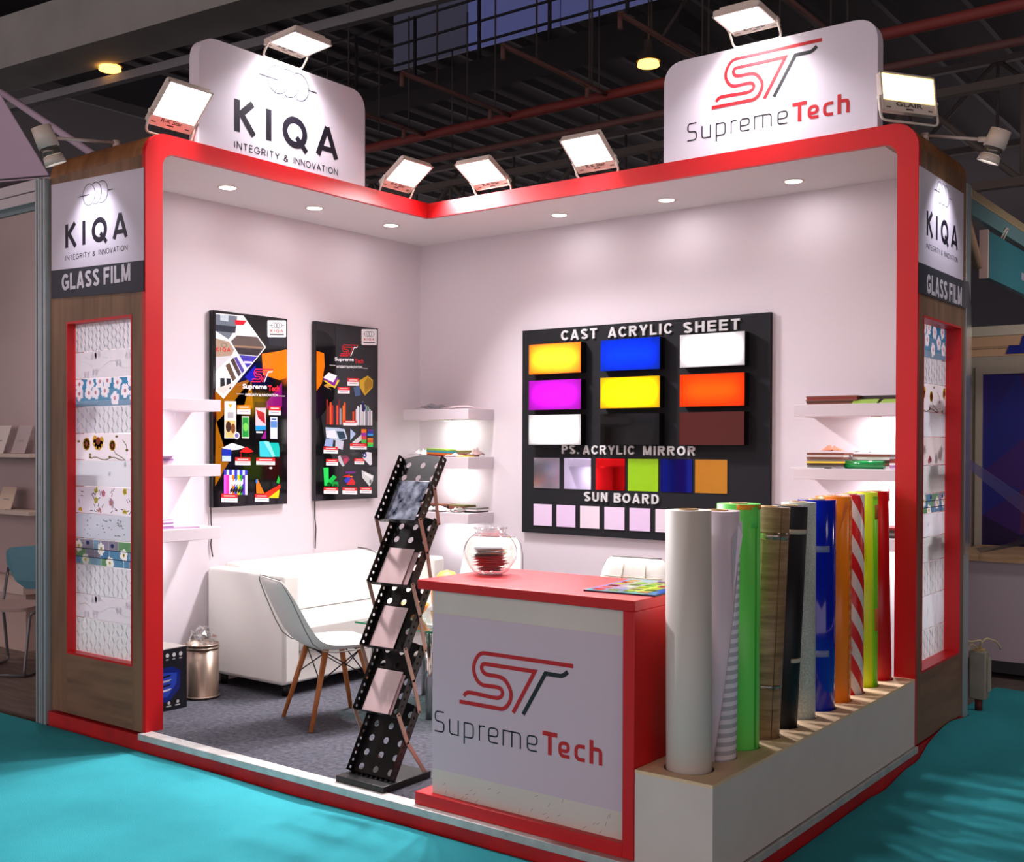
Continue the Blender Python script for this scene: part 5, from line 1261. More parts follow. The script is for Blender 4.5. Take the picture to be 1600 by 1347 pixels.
# left shelves
slab('sample_book', 'thick lilac edged sample book lying flat on the middle left shelf', 'book', (.16, -2.62, 1.392), .20, .32, .05, .06, LIL, 'paperwork on the left shelves', n=4, mats=[PNKP, LIL, LIL2, LIL])
slab('paper_sheet', 'lilac sheet lying on top of the sample book on the middle left shelf', 'paper', (.17, -2.58, 1.4425), .19, .27, .004, -.2, LIL, 'paperwork on the left shelves')
slab('paper_stack', 'violet and white stack of booklets on the lowest left shelf', 'paper stack', (.15, -2.60, 1.012), .21, .30, .062, .12, LIL2, 'paperwork on the left shelves', n=6, mats=[LIL, LIL2, PAP, LIL2, PAP, LIL])
slab('booklet', 'single lilac booklet near the edge of the lowest left shelf', 'booklet', (.18, -2.36, 1.0125), .14, .20, .012, -.35, LIL, 'paperwork on the left shelves')
# corner shelves
rumpled('film_packet', 'crumpled clear film packet on the top corner shelf', 'packet', (.27, -.15, 1.777), .22, .17, .06, .1, FILM, 2)
rumpled('film_packet', 'pinkish flat wrapped packet on the right half of the top corner shelf', 'packet', (.56, -.16, 1.777), .26, .2, .035, -.05, PNKP, 4)
rumpled('film_packet', 'loose white crumpled sheet at the left end of the middle corner shelf', 'packet', (.19, -.17, 1.4295), .14, .18, .07, .1, PAP, 6)
slab('sample_folder', 'orange and green printed folder in the middle of the middle corner shelf', 'folder', (.385, -.195, 1.431), .19, .12, .055, .08, ORG, 'samples on the corner shelves', n=4, mats=[REDS, ORG, TQ, GRNP], tilt=(0, .05))
slab('sample_folder', 'long olive sample strip lying behind the folder on the middle corner shelf', 'folder', (.44, -.06, 1.4565), .3, .05, .018, -.03, OLV, 'samples on the corner shelves')
slab('sample_folder', 'brown sample strip under the olive one on the middle corner shelf', 'folder', (.47, -.065, 1.4295), .28, .08, .025, .02, BRN, 'samples on the corner shelves')
rumpled('paper_sheet', 'white paper hanging loosely at the front edge of the middle corner shelf', 'paper', (.545, -.235, 1.4295), .11, .10, .03, .1, PAP, 8)
rumpled('film_packet', 'greyish pink crumpled packet at the right end of the middle corner shelf', 'packet', (.665, -.13, 1.4295), .09, .12, .075, .1, mat('greyish_pink_film', (196, 164, 164), rough=.3), 12)
slab('sample_folder', 'small yellow card in front of the pink packet on the middle corner shelf', 'card', (.665, -.245, 1.4295), .1, .07, .008, .2, YEL, 'samples on the corner shelves')
slab('sample_folder', 'dark brown sample book at the left of the lowest corner shelf', 'folder', (.27, -.09, 1.0225), .26, .12, .05, .05, DBRN, 'samples on the corner shelves', n=4, mats=[DBRN, OLV, DRK, BRN])
rumpled('paper_sheet', 'white crumpled paper at the front of the lowest corner shelf', 'paper', (.36, -.228, 1.023), .24, .10, .055, -.05, PAP, 15)
slab('sample_folder', 'olive and red stack of sample strips in the middle of the lowest corner shelf', 'folder', (.50, -.085, 1.0225), .17, .12, .05, -.08, OLV, 'samples on the corner shelves', n=4, mats=[REDS, BRN, REDS, OLV])
rumpled('film_packet', 'grey clear wrapped bundle at the right end of the lowest corner shelf', 'packet', (.57, -.225, 1.023), .12, .09, .055, .2, GRYS, 17)
slab('sample_folder', 'dark sample strip with pale edge at the right end of the lowest corner shelf', 'folder', (.658, -.115, 1.0225), .11, .16, .035, .05, DRK, 'samples on the corner shelves', n=3, mats=[DRK, PAP, GRYS])
# right shelves
slab('sample_strip', 'brown bundle of sample strips at the left of the top right shelf', 'sample', (3.36, -.18, 1.753), .30, .1, .05, .03, BRN, 'samples on the right shelves', n=5, mats=[BRN, DBRN, BRN, REDS, BRN])
slab('sample_strip', 'dark sample strip continuing behind the green leaflets on the top right shelf', 'sample', (3.68, -.12, 1.753), .36, .1, .048, -.02, DRK, 'samples on the right shelves', n=3, mats=[DRK, DBRN, DRK])
slab('leaflet', 'lime green leaflet leaning on the sample strips on the top right shelf', 'leaflet', (3.56, -.235, 1.757), .14, .08, .006, .06, GRNP, tilt=(.45, 0))
slab('leaflet', 'green and yellow printed leaflet at the right end of the top right shelf', 'leaflet', (3.75, -.235, 1.757), .2, .08, .008, -.04, OLV, n=3, mats=[DGRN, YEL, GRNP], tilt=(.35, 0))
slab('paper_sheet', 'white sheet overhanging the left end of the middle right shelf', 'paper', (3.22, -.17, 1.383), .2, .2, .005, .15, PAP)
slab('sample_stack', 'tall stack of brown and grey samples on the middle right shelf', 'sample', (3.33, -.16, 1.389), .22, .18, .085, .06, BRN, 'samples on the right shelves', n=7, mats=[GRYS, DBRN, YEL, GRYS, BRN, PAP, BRN])
rumpled('paper_sheet', 'salmon coloured crumpled paper on top of the tall stack', 'paper', (3.35, -.16, 1.476), .13, .12, .05, .2, SAL, 21)
rumpled('paper_sheet', 'white curled paper beside the salmon paper above the stack', 'paper', (3.50, -.11, 1.470), .1, .08, .05, -.1, PAP, 22)
slab('sample_stack', 'brown sample strips behind the green bundle on the middle right shelf', 'sample', (3.57, -.11, 1.383), .22, .1, .085, .0, BRN, 'samples on the right shelves', n=5, mats=[PAP, BRN, DBRN, PAP, BRN])
o = MB(); o.cyl((-.11, 0, .024), (.11, 0, .024), .024, n=18); o = o.build('film_bundle', EMG); o.location = (3.55, -.205, 1.383); o.rotation_euler = (0, 0, .04); tag(o, 'shiny emerald green rolled film bundle on the middle right shelf', 'film bundle')
rumpled('film_packet', 'bluish green printed packet right of the emerald bundle', 'packet', (3.725, -.06, 1.384), .07, .09, .11, .0, TQ, 25)
slab('sample_stack', 'violet and brown stack of leaflets at the right end of the middle right shelf', 'sample', (3.80, -.20, 1.383), .17, .15, .06, -.05, LIL2, 'samples on the right shelves', n=5, mats=[LIL, LIL2, PAP, REDS, BRN])
slab('sample_stack', 'dark stack of samples on the lowest right shelf', 'sample', (3.76, -.16, 1.0), .24, .18, .06, .1, DRK, 'samples on the right shelves', n=4, mats=[DRK, GRYS, DRK, REDS])

# ================================================================= LIGHTS OF THE STAND
for k, (x, y) in enumerate(((.385, -2.166), (.375, -1.455), (.385, -.741), (1.527, -.325), (2.323, -.30), (3.156, -.30))):
    lab = ['left canopy downlight nearest the left portal', 'middle downlight of the left canopy', 'left canopy downlight nearest the inner corner', 'right canopy downlight nearest the inner corner', 'middle downlight of the right canopy', 'right canopy downlight nearest the right portal'][k]
    t = rthing('downlight', 'round recessed '+lab, 'ceiling light', (x, y, HB), 'round downlights in the canopy')
    mb = MB(); mb.lathe([(.046, -.001), (.06, -.006), (.064, -.001), (.064, 0)], (x, y, HB), 28); mb.build('rim', FLOODW, t)
    mb = MB(); mb.cyl((x, y, HB-.004), (x, y, HB-.0005), .047, n=28); mb.build('diffuser', DOWNON, t)
    o = lamp('AREA', 'downlight_light', (x, y, HB-.008), (0, 0, -1), LK['down'], (1, .965, .975), (.09, .09), shape='DISK'); o.parent = t; o.location = Vector(o.location)-PW[t.name]

def flood(label, base, out, tilt, w, h, power, glow, brand='R-K Star', color=(1, .94, .98), stand=.045, spread=math.radians(120)):
    """out: horizontal direction the lamp leans to; tilt: angle of the plate above the horizontal"""
    out = Vector((out[0], out[1], 0)).normalized(); wd = Vector((-out.y, out.x, 0))
    up = out*math.cos(tilt)+Vector((0, 0, 1))*math.sin(tilt); nrm = out*math.sin(tilt)-Vector((0, 0, 1))*math.cos(tilt)
    rt = up.cross(nrm)  # reading direction of the print
    base = Vector(base)
    t = rthing('flood_light', label, 'flood light', tuple(base), 'white LED flood lights')
    def P(a, b, n): return tuple(base+rt*a+up*b+nrm*n)
    mb = MB()
    mb.prism(rrect(-w/2, 0, w/2, h, .018), P, -.03, -.002); mb.prism(rrect(-w/2+.03, .03, w/2-.03, h-.02, .01), P, -.05, -.03)
    # raised rim round the glass
    for a0, b0, a1, b1 in ((-w/2, 0, w/2, .004), (-w/2, h-.01, w/2, h), (-w/2, 0, -w/2+.01, h), (w/2-.01, 0, w/2, h)):
        mb.prism([(a0, b0), (a1, b0), (a1, b1), (a0, b1)], P, -.004, .003)
    mb.build('housing', FLOODW, t)
    mb = MB(); mb.prism([(-w/2+.012, .06), (w/2-.012, .06), (w/2-.012, h-.012), (-w/2+.012, h-.012)], P, -.0015, 0); mb.build('glow_panel', glow, t)
    mb = MB(); add_text(mb, brand, -w*.24, .030, w*.24, .053, P, bold=.02, depth=.0006, base=-.0015)
    for a in (-.38, .38): add_polys(mb, [[(a*w-.014, .018), (a*w+.014, .018), (a*w+.014, .024), (a*w-.014, .024)]], P, -.001)
    add_polys(mb, [[(-.022, .014), (.022, .014), (.022, .022), (-.022, .022)]], P, -.001)
    mb.build('lettering', mat('lamp_print', (70, 62, 58)), t, fix=False)
    mb = MB(); k = .07; z = Vector((0, 0, 1))
    foot = lambda a: base+rt*a-z*stand
    A0 = Vector(P(-w/2-.006, k, -.012)); B0 = Vector(P(w/2+.006, k, -.012))
    mb.tube(fillet3([A0, foot(-w/2-.006), foot(w/2+.006), B0], .03), .0065, 8); mb.build('bracket', FLOODW, t)
    mb = MB(); mb.cyl(P(-w/2-.012, k, -.012), P(-w/2, k, -.012), .012, n=12); mb.cyl(P(w/2, k, -.012), P(w/2+.012, k, -.012), .012, n=12); mb.build('knob', FLOODW, t)
    o = lamp('AREA', 'flood_light_beam', P(0, (h+.05)/2, .006), tuple(nrm), power, color, (w-.03, h-.08)); o.data.spread = spread
    o.rotation_euler = nrm_euler(rt, nrm)
    o.parent = t; o.location = Vector(o.location)-base
    return t
def nrm_euler(rt, nrm):
    z = -nrm; x = rt; y = z.cross(x)
    return Matrix((x, y, z)).transposed().to_euler()
def fillet3(P, r, n=5):
    out = [P[0]]
    for i in range(1, len(P)-1):
        p = Vector(P[i]); a = (Vector(P[i-1])-p); b = (Vector(P[i+1])-p); la, lb = a.length, b.length; a.normalize(); b.normalize(); t = min(r, la*.45, lb*.45)
        for k in range(n+1):
            q = k/n; out.append((p+a*t)*(1-q)**2+p*2*q*(1-q)+(p+b*t)*q*q)
    out.append(P[-1]); return out
F = LK['flood']; S = LK['sign']
rd = math.radians
flood('lit white flood light on the canopy corner above the left portal', (.70, -2.815, 3.20), (1, 0), rd(43), .28, .275, F, LEDON)
flood('lit white flood light on top of the left header board', (.735, -2.05, 3.82), (1, .0), rd(4), .29, .27, S, LEDON, stand=.067)
flood('lit white flood light on the left canopy near the inner corner', (.72, -1.066, 3.195), (1, .0), rd(34), .285, .258, F, LEDON)
flood('lit white flood light on the right canopy nearest the inner corner', (1.291, -.73, 3.19), (0, -1), rd(27), .283, .268, F, LEDON, stand=.038)
flood('lit white flood light on the right canopy just left of the right header board', (2.091, -.73, 3.185), (0, -1), rd(36), .282, .269, F, LEDON, stand=.034)
flood('lit white flood light on top of the right header board', (3.13, -.742, 3.795), (0, -1), rd(4), .27, .285, S, LEDON, stand=.067)
flood('yellowish lit flood light on the canopy corner above the right portal', (3.955, -.73, 3.20), (math.cos(rd(-33)), math.sin(rd(-33))), rd(97), .34, .205, LK['yellow'], LEDYEL, 'GLAIR', (1, .80, .36), stand=.05)

# arm spotlights over the end panels
def arm_spot(label, root_, knee, head0, head1, aim, power, size):
    t = rthing('arm_spotlight', label, 'spotlight', root_)
    mb = MB(); mb.cyl(root_, knee, .009, n=10); mb.cyl((root_[0], root_[1], root_[2]-.03), (root_[0], root_[1], root_[2]+.012), .02, n=12); mb.build('arm', mat('pinkish_arm', (206, 186, 178), rough=.35, metal=.2), t)
    h0, h1 = Vector(head0), Vector(head1); d = (h1-h0)
    mb = MB(); mb.cyl(tuple(h0), tuple(h0+d*.55), .052, .055, n=24); mb.cyl(tuple(Vector(knee)), tuple(h0+d*.3), .014, n=10); mb.build('lamp_body', FLOODW, t)
    mb = MB(); mb.cyl(tuple(h0+d*.55), tuple(h0+d*.78), .046, n=24); mb.build('neck_band', mat('grey_lens_band', (110, 104, 98), rough=.15, metal=.5), t)
    mb = MB(); mb.cyl(tuple(h0+d*.78), tuple(h1), .05, .055, n=24, caps=False); mb.build('shade_ring', FLOODW, t, solid=.003, fix=False)
    mb = MB(); mb.cyl(tuple(h0+d*.80), tuple(h0+d*.84), .04, n=20); mb.build('bulb', mat('spot_bulb_glow', (255, 255, 255), emit=12.0), t)
    o = lamp('SPOT', 'spot_beam', tuple(h1+d.normalized()*.01), Vector(aim)-h1, power, (.90, .90, 1.0)); o.data.spot_size = size; o.data.spot_blend = .9; o.data.shadow_soft_size = .02
    o.parent = t; o.location = Vector(o.location)-PW[t.name]
arm_spot('white arm spotlight reaching out from the left end panel', (.35, -2.90, 3.165), (.32, -3.24, 3.12), (.29, -3.31, 3.17), (.31, -3.235, 2.985), (.31, -3.0, 2.60), LK['spot'], rd(92))
arm_spot('pale arm spotlight reaching out from the right end panel', (3.93, -.40, 3.165), (4.20, -.40, 3.10), (4.31, -.40, 3.13), (4.245, -.40, 2.975), (4.01, -.38, 2.62), LK['spot'], rd(92))

# ================================================================= NEIGHBOUR STANDS
BEIGE = mat('beige_lilac_panel', (176, 156, 156), rough=.5, noise=.08, nscale=1.2)
# left neighbour
t = rthing('corner_post', 'grooved aluminium corner post of the left neighbour stand', 'post', (-.205, -3.0, FZ))
mb = MB(); mb.box(-.255, -.205, -3.03, -2.98, FZ, 3.03); mb.build('profile', ALU, t, bevel=.004)
mb = MB(); mb.box(-.200, -.150, -3.03, -2.98, FZ, 3.02); mb.build('second_profile', ALU, t, bevel=.004)
mb = MB(); mb.box(-.233, -.227, -3.033, -3.029, FZ, 3.02); mb.box(-.178, -.172, -3.033, -3.029, FZ, 3.02); mb.build('groove', mat('groove_dark', (96, 106, 112), rough=.6), t)
t = rthing('header_beam', 'pale aluminium header beam across the left neighbour stand', 'beam', (-2.5, -3.0, 2.90))
mb = MB(); mb.box(-4.6, -.256, -3.025, -2.985, 2.965, 3.03); mb.build('upper_rail', mat('beam_pale', (206, 196, 200), rough=.5), t, bevel=.004)
mb = MB(); mb.box(-4.6, -.256, -3.025, -2.985, 2.90, 2.96); mb.build('lower_rail', mat('beam_pale', (190, 184, 184), rough=.5), t, bevel=.004)
mb = MB(); mb.box(-4.6, -.256, -2.985, -2.965, 2.87, 2.90); mb.build('teal_strip', mat('teal_strip', (120, 138, 140), rough=.5), t)
mb = MB(); mb.box(-4.6, -.15, -1.53, -1.5, FZ, 3.67); struct(mb.build('wall_left_neighbour', BEIGE), 'beige lilac back wall of the left neighbour stand')
mb = MB(); mb.box(-.15, -.10, -1.5, .5, FZ, 2.98); struct(mb.build('wall_neighbour_side', BEIGE), 'side wall of the left neighbour stand')
mb = MB(); mb.box(-4.6, -.15, -2.97, 2.0, -.125, FZ); struct(mb.build('floor_left_neighbour', wood_mat('dim_plank_floor', (120, 104, 96), (86, 72, 66), scale=(1.2, 9, 1))), 'brown plank floor of the left neighbour stand')
t = rthing('fabric_canopy', 'pale lilac pitched fabric canopy over the left neighbour stand', 'canopy', (-3.0, -1.6, 3.0))
FAB = mat('lilac_fabric', (200, 180, 200), rough=.8)
mb = MB(); mb.add([(-4.9, -1.5, 3.92), (-2.69, -1.5, 3.70), (-3.5, -1.5, 4.55), (-4.9, -1.5, 4.75)], [[0, 1, 2, 3]]); mb.build('fabric_front', FAB, t, solid=.01, fix=False)
mb = MB(); mb.add([(-4.9, -1.5, 3.90), (-2.69, -1.5, 3.68), (-2.69, .8, 3.70), (-4.9, .8, 3.92)], [[0, 1, 2, 3]]); mb.build('fabric_underside', FAB, t, solid=.01, fix=False)
mb = MB(); mb.cyl((-3.46, -1.48, 4.52), (-2.10, -1.48, 3.78), .03, n=10); mb.build('strut', FAB, t)
for z in (1.435, .975):
    t2 = rthing('wall_shelf', ('upper' if z > 1.2 else 'lower')+' beige shelf on the back wall of the left neighbour stand', 'shelf', (-3.0, -1.62, z-.03), 'beige shelves of the neighbour')
    mb = MB(); mb.box(-4.4, -2.55, -1.76, -1.53, z-.03, z); mb.build('shelf_board', mat('beige_shelf', (196, 178, 168), rough=.5), t2)
def lean_card(name, label, x, z, w, h, m, g):
    mb = MB(); mb.box(-w/2, w/2, -.003, .003, 0, h); o = mb.build(name, m); o.location = (x, -1.68, z+.002); o.rotation_euler = (-.32, 0, 0); tag(o, label, 'sign card', g)
    mb = MB(); mb.box(-w*.2, w*.2, -.005, -.0031, h*.42, h*.47); mb.build('printed_line', mat('faint_print', (150, 140, 140)), o)
    mb = MB(); mb.add([(-w*.3, .003, h*.5), (w*.3, .003, h*.5), (w*.3, .07, .0), (-w*.3, .07, .0)], [[0, 1, 2, 3]]); mb.build('easel_back', FILM, o, fix=False)
WC = mat('white_sign_card', (212, 200, 196), rough=.3)
lean_card('sign_card', 'white sign card leaning on the upper beige shelf', -3.20, 1.435, .22, .24, WC, 'sign cards on the beige shelves')
lean_card('sign_card', 'clear greyish sign card beside the white one on the upper beige shelf', -2.86, 1.435, .2, .24, mat('grey_clear_card', (176, 160, 162), rough=.2), 'sign cards on the beige shelves')
lean_card('sign_card', 'cream sign card leaning on the lower beige shelf', -3.08, .975, .22, .19, mat('cream_card', (206, 184, 166), rough=.3), 'sign cards on the beige shelves')
t = rthing('white_table', 'pale low counter behind the blue chair in the left neighbour stand', 'table', (-3.0, -1.75, FZ))
mb = MB(); mb.box(-4.4, -2.3, -1.95, -1.54, .36, .42); mb.build('table_top', mat('pale_table', (206, 186, 178), rough=.5), t); mb = MB(); mb.box(-4.3, -2.35, -1.9, -1.6, FZ+.001, .36); mb.build('table_body', mat('pale_table_body', (190, 168, 160), rough=.6), t)
# blue plastic chair on a sled frame
t = thing('plastic_chair', 'dusty blue plastic chair on a metal sled frame in the left neighbour stand', 'chair', (-1.78, -2.30, FZ), rd(-150))
mb = MB(); pts = [(-.25, .88), (.22, .84), (.20, .72), (.13, .60), (.05, .545), (-.05, .545), (-.13, .60), (-.185, .72)]
mb.prism(fillet(pts, .04, 4, True), lambda u, v, d: (u, -.22-(v-.5)*.25+u*u*1.2+d, v), -.008, .008, smooth=True); mb.build('backrest', mat('dusty_blue_plastic', (72, 126, 142), rough=.45), t)
mb = MB(); mb.prism(rrect(-.21, -.2, .21, .22, .07), lambda u, v, d: (u, v, .45+d+.03*(u*u*8)), -.012, .012); mb.build('seat', mat('pinkish_seat', (170, 146, 140), rough=.5), t)
for sx, nm in ((-.22, 'frame_side'), (.22, 'frame_side')):
    mb = MB(); mb.tube(fillet3([(sx*.9, -.24, .70), (sx, -.20, .44), (sx, -.27, .012), (sx, .27, .012), (sx, .19, .43), (sx, -.17, .43)], .04), .011, 8); mb.build(nm, mat('grey_tube', (112, 112, 116), rough=.35, metal=.5), t)
mb = MB(); mb.tube([(-.22, .25, .012), (.22, .25, .012)], .011, 8); mb.build('cross_tube', MATS['grey_tube'], t)

lamp('AREA', 'neighbour_fill_light', (-1.7, -2.3, 2.85), (-.3, .5, -1), 16, (1, .86, .82), (.3, .3))  # unseen light added to brighten the left neighbour stand
lamp('AREA', 'neighbour_fill_light', (5.3, 1.0, 2.75), (-.5, .6, -1), 16, (1, .88, .86), (.3, .3))  # likewise an added fill without a fixture, for the right neighbour
# right neighbour
t = rthing('corner_post', 'aluminium corner post wrapped in clear film beside the right end panel', 'post', (WX-.01, .16, FZ))
mb = MB(); mb.box(WX-.045, WX+.002, .105, .20, FZ, 3.0); mb.build('profile', ALU, t, bevel=.005)
mb = MB(); mb.box(WX-.05, WX+.006, .10, .205, .9, 2.3); mb.build('film_wrap', FILM, t)
t = rthing('header_beam', 'aluminium and teal header beam running back from the right post', 'beam', (WX-.02, 1.6, 2.82))
mb = MB(); mb.box(WX-.045, WX+.003, .20, 3.8, 2.93, 2.985); mb.build('upper_rail', mat('beam_warm', (196, 176, 140), rough=.35, metal=.4), t, bevel=.005)
mb = MB(); mb.box(WX-.04, WX-.002, .20, 3.8, 2.84, 2.93); mb.build('lower_rail', mat('beam_teal_shade', (96, 132, 136), rough=.5), t, bevel=.004)
mb = MB(); mb.cyl((WX-.03, .21, 2.80), (WX-.06, .58, 2.60), .035, n=4); mb.build('brace', mat('wood_brace', (186, 150, 124), rough=.6), t)
t = rthing('hanging_name_board', 'teal name board hanging below the right header beam', 'sign', (WX-.02, 1.6, 2.53))
mb = MB(); mb.box(WX-.045, WX-.004, .595, 3.4, 2.525, 2.805); mb.build('board', mat('teal_board', (46, 112, 122), rough=.5), t)
mb = MB(); mb.box(WX-.05, WX-.001, .572, .594, 2.52, 2.81); mb.build('edge_strip', mat('pinkish_edge', (220, 190, 180), rough=.5), t)
mb = MB(); mb.tube(fillet3([(WX-.022, .95, 2.805), (WX+.01, .95, 2.87), (WX+.012, 1.0, 2.88), (WX-.022, 1.0, 2.80)], .02), .006, 6); mb.build('hook', FLOODW, t)
mb = MB(); mb.box(WX-.0039, WX-.002, 1.43, 1.60, 2.61, 2.66); mb.build('number_patch', mat('grey_patch', (150, 154, 166), rough=.5), t)
mb = MB(); mb.box(2.6, 6.2, 2.80, 2.86, FZ, 2.22); struct(mb.build('wall_right_neighbour', mat('pale_frame', (176, 166, 150), rough=.5)), 'pale framed back wall of the right neighbour stand')
t = rthing('mural_panel', 'dark purple and blue faceted wall graphic behind the right stand', 'wall graphic', (4.6, 2.8, .6))
A = Art(lambda u, v, d: (u, 2.797-d, v), .0002)
A.rect(3.43, .5, 6.0, 2.08, (52, 30, 96))
rnd = random.Random(3); cs = [(58, 30, 104), (44, 34, 120), (36, 40, 128), (72, 30, 96), (64, 36, 112), (30, 36, 110), (84, 40, 84)]
P_ = [[(3.43+.32*i+(rnd.uniform(-.09, .09) if 0 < i < 8 else 0), .5+.395*j+(rnd.uniform(-.12, .12) if 0 < j < 4 else 0)) for i in range(9)] for j in range(5)]
for j in range(4):
    for i in range(8):
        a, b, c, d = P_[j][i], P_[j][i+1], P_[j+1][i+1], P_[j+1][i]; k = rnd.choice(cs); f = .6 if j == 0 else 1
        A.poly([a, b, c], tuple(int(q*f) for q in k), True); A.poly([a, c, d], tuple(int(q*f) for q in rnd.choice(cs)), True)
A.build('graphic_print', PRINT, t)
mb = MB(); mb.box(3.38, 3.43, 2.77, 2.799, .45, 2.14); mb.box(3.43, 6.0, 2.77, 2.799, 2.08, 2.14); mb.build('frame', MATS['pale_frame'], t)
t = rthing('wood_top_counter', 'white counter with a pale wood top in the right neighbour stand', 'counter', (4.6, 2.1, FZ))
mb = MB(); mb.box(3.50, 6.0, 1.9, 2.6, .0, .70); mb.build('counter_body', mat('lilac_white_counter', (190, 176, 186), rough=.5), t)
mb = MB(); mb.box(3.50, 6.0, 1.93, 2.6, FZ, 0); mb.build('plinth', mat('counter_dark_plinth', (60, 62, 66), rough=.6), t)  # dark grey plinth set back under the counter body
mb = MB(); mb.box(3.46, 6.05, 1.86, 2.64, .70, .755); mb.build('counter_top', wood_mat('pale_wood_top', (206, 172, 132), (176, 140, 104), scale=(1.5, 12, 12)), t)
t = rthing('upper_header', 'peach coloured header board high behind the right neighbour stand', 'header', (4.6, 2.84, 2.22))
mb = MB(); mb.box(3.3, 6.2, 2.80, 2.85, 2.222, 2.38); mb.build('board', mat('peach_board', (216, 176, 140), rough=.5), t)
mb = MB(); mb.box(3.3, 6.2, 2.79, 2.80, 2.28, 2.30); mb.build('rail', mat('peach_rail', (186, 150, 120), rough=.5), t)
mb = MB(); mb.add([(3.60, 2.788, 2.235), (4.6, 2.788, 2.235), (4.6, 2.788, 2.37), (3.72, 2.788, 2.37), (3.70, 2.788, 2.30), (3.62, 2.788, 2.30)], [[0, 1, 2, 3, 4, 5]]); mb.build('blue_print', mat('blue_sign', (24, 40, 140), rough=.5), t, fix=False)
mb = MB(); mb.box(3.0, 6.2, 1.98, 2.02, 2.305, 2.375); struct(mb.build('trim_5', mat('far_beam', (186, 178, 160), rough=.5)), 'pale cross beam over the right neighbour stand')
# loose plastic film strips tied to the post
t = rthing('plastic_film', 'clear plastic film strips stretched from the right post over the counter', 'plastic film', (WX-.02, .22, .9))
mb = MB(); mb.add([(WX+.0, .21, 1.44), (WX+.0, .21, 1.38), (WX+.25, 1.55, .86), (WX+.25, 1.55, 1.0)], [[0, 1, 2, 3]]); mb.build('film_strip', FILM, t, solid=.002, fix=False)
mb = MB(); mb.add([(3.62, 1.88, .79), (3.66, 1.85, .76), (WX+.25, 1.56, 1.01), (WX+.25, 1.56, .92)], [[0, 1, 2, 3]]); mb.build('film_strip', FILM, t, solid=.002, fix=False)
# power socket box
t = rthing('socket_box', 'dusty grey power socket box with loose wires on the carpet by the right post', 'socket box', (3.98, .56, FZ))
SB = mat('dusty_socket_grey', (150, 146, 132), rough=.6, noise=.2, nscale=10)
mb = MB(); mb.box(3.93, 4.03, .52, .60, .0, .29); mb.build('box_body', SB, t, bevel=.01)
mb = MB(); mb.box(4.031, 4.045, .535, .585, .05, .25); mb.build('lid', mat('socket_lid', (166, 160, 144), rough=.5), t, bevel=.004)
mb = MB(); mb.box(3.95, 4.01, .53, .59, .291, .300); mb.build('terminal_top', mat('terminal_tan', (206, 172, 120), rough=.6), t)
mb = MB(); mb.cyl((3.98, .56, 0), (3.98, .56, -.075), .022, n=14); mb.build('plug', mat('dark_red_plug', (96, 36, 36), rough=.5), t)
WIRE = mat('cream_wire', (206, 190, 150), rough=.6)
for k, pts in enumerate(([(3.98, .55, .30), (3.95, .50, .34), (3.93, .45, .28), (3.94, .40, .12), (3.96, .34, .0), (3.97, .28, -.06)], [(3.99, .56, .30), (4.0, .54, .36), (3.96, .48, .35), (3.93, .44, .36)], [(3.97, .57, .30), (4.0, .62, .36), (4.05, .70, .33), (4.06, .74, .28)])):
    mb = MB(); mb.tube(fillet3([Vector(p) for p in pts], .03), .006, 6); mb.build('wire', WIRE, t)

# ================================================================= THE HALL ABOVE
mb = MB(); mb.add([(-40, -22, 10.5), (30, -22, 10.5), (30, 45, 10.5), (-40, 45, 10.5)], [[0, 1, 2, 3]]); struct(mb.build('hall_ceiling', HALLD, fix=False), 'dark roof of the exhibition hall')
mb = MB()
for a, b in (((30, -6), (30, 45)), ((30, 45), (-40, 45)), ((-40, 45), (-40, -22))):
    mb.add([(a[0], a[1], -.13), (b[0], b[1], -.13), (b[0], b[1], 10.5), (a[0], a[1], 10.5)], [[0, 1, 2, 3]])
struct(mb.build('hall_wall', mat('hall_wall_dark', (46, 46, 52), rough=.9), fix=False), 'dark outer walls of the exhibition hall')
def beam(name, p0, p1, w, h, m, label):
    p0, p1 = Vector(p0), Vector(p1); d = (p1-p0).normalized(); s_ = Vector((-d.y, d.x, 0)).normalized() if abs(d.z) < .9 else Vector((1, 0, 0)); u = d.cross(s_)
    if u.z < 0: u = -u
    mb = MB(); V = [p+s_*a*w/2+u*b*h/2 for p in (p0, p1) for a, b in ((-1, -1), (1, -1), (1, 1), (-1, 1))]
    mb.add([tuple(v) for v in V], [[3, 2, 1, 0], [4, 5, 6, 7], [0, 1, 5, 4], [1, 2, 6, 5], [2, 3, 7, 6], [3, 0, 4, 7]])
    return struct(mb.build(name, m), label)
beam('hall_beam', (-12, .42, 6.35), (2.5, 1.83, 6.35), .62, .62, HALLB, 'large grey hall beam at the upper left')
beam('hall_beam', (-12, .82, 5.90), (2.5, 2.23, 5.90), .10, .10, HALLG, 'pale duct rail below the large grey beam')
beam('hall_beam', (-14, 1.4, 7.9), (3.0, 2.8, 7.9), .5, .5, mat('hall_beam_dark', (64, 66, 70), rough=.8), 'dark upper beam behind the large grey beam')
beam('hall_beam', (-10.2, -1.5, 7.3), (-10.2, 6, 7.3), .5, .6, MATS['hall_beam_dark'], 'dark cross beam at the far upper left')
DIM = mat('hall_steel_dim', (84, 78, 76), rough=.7)
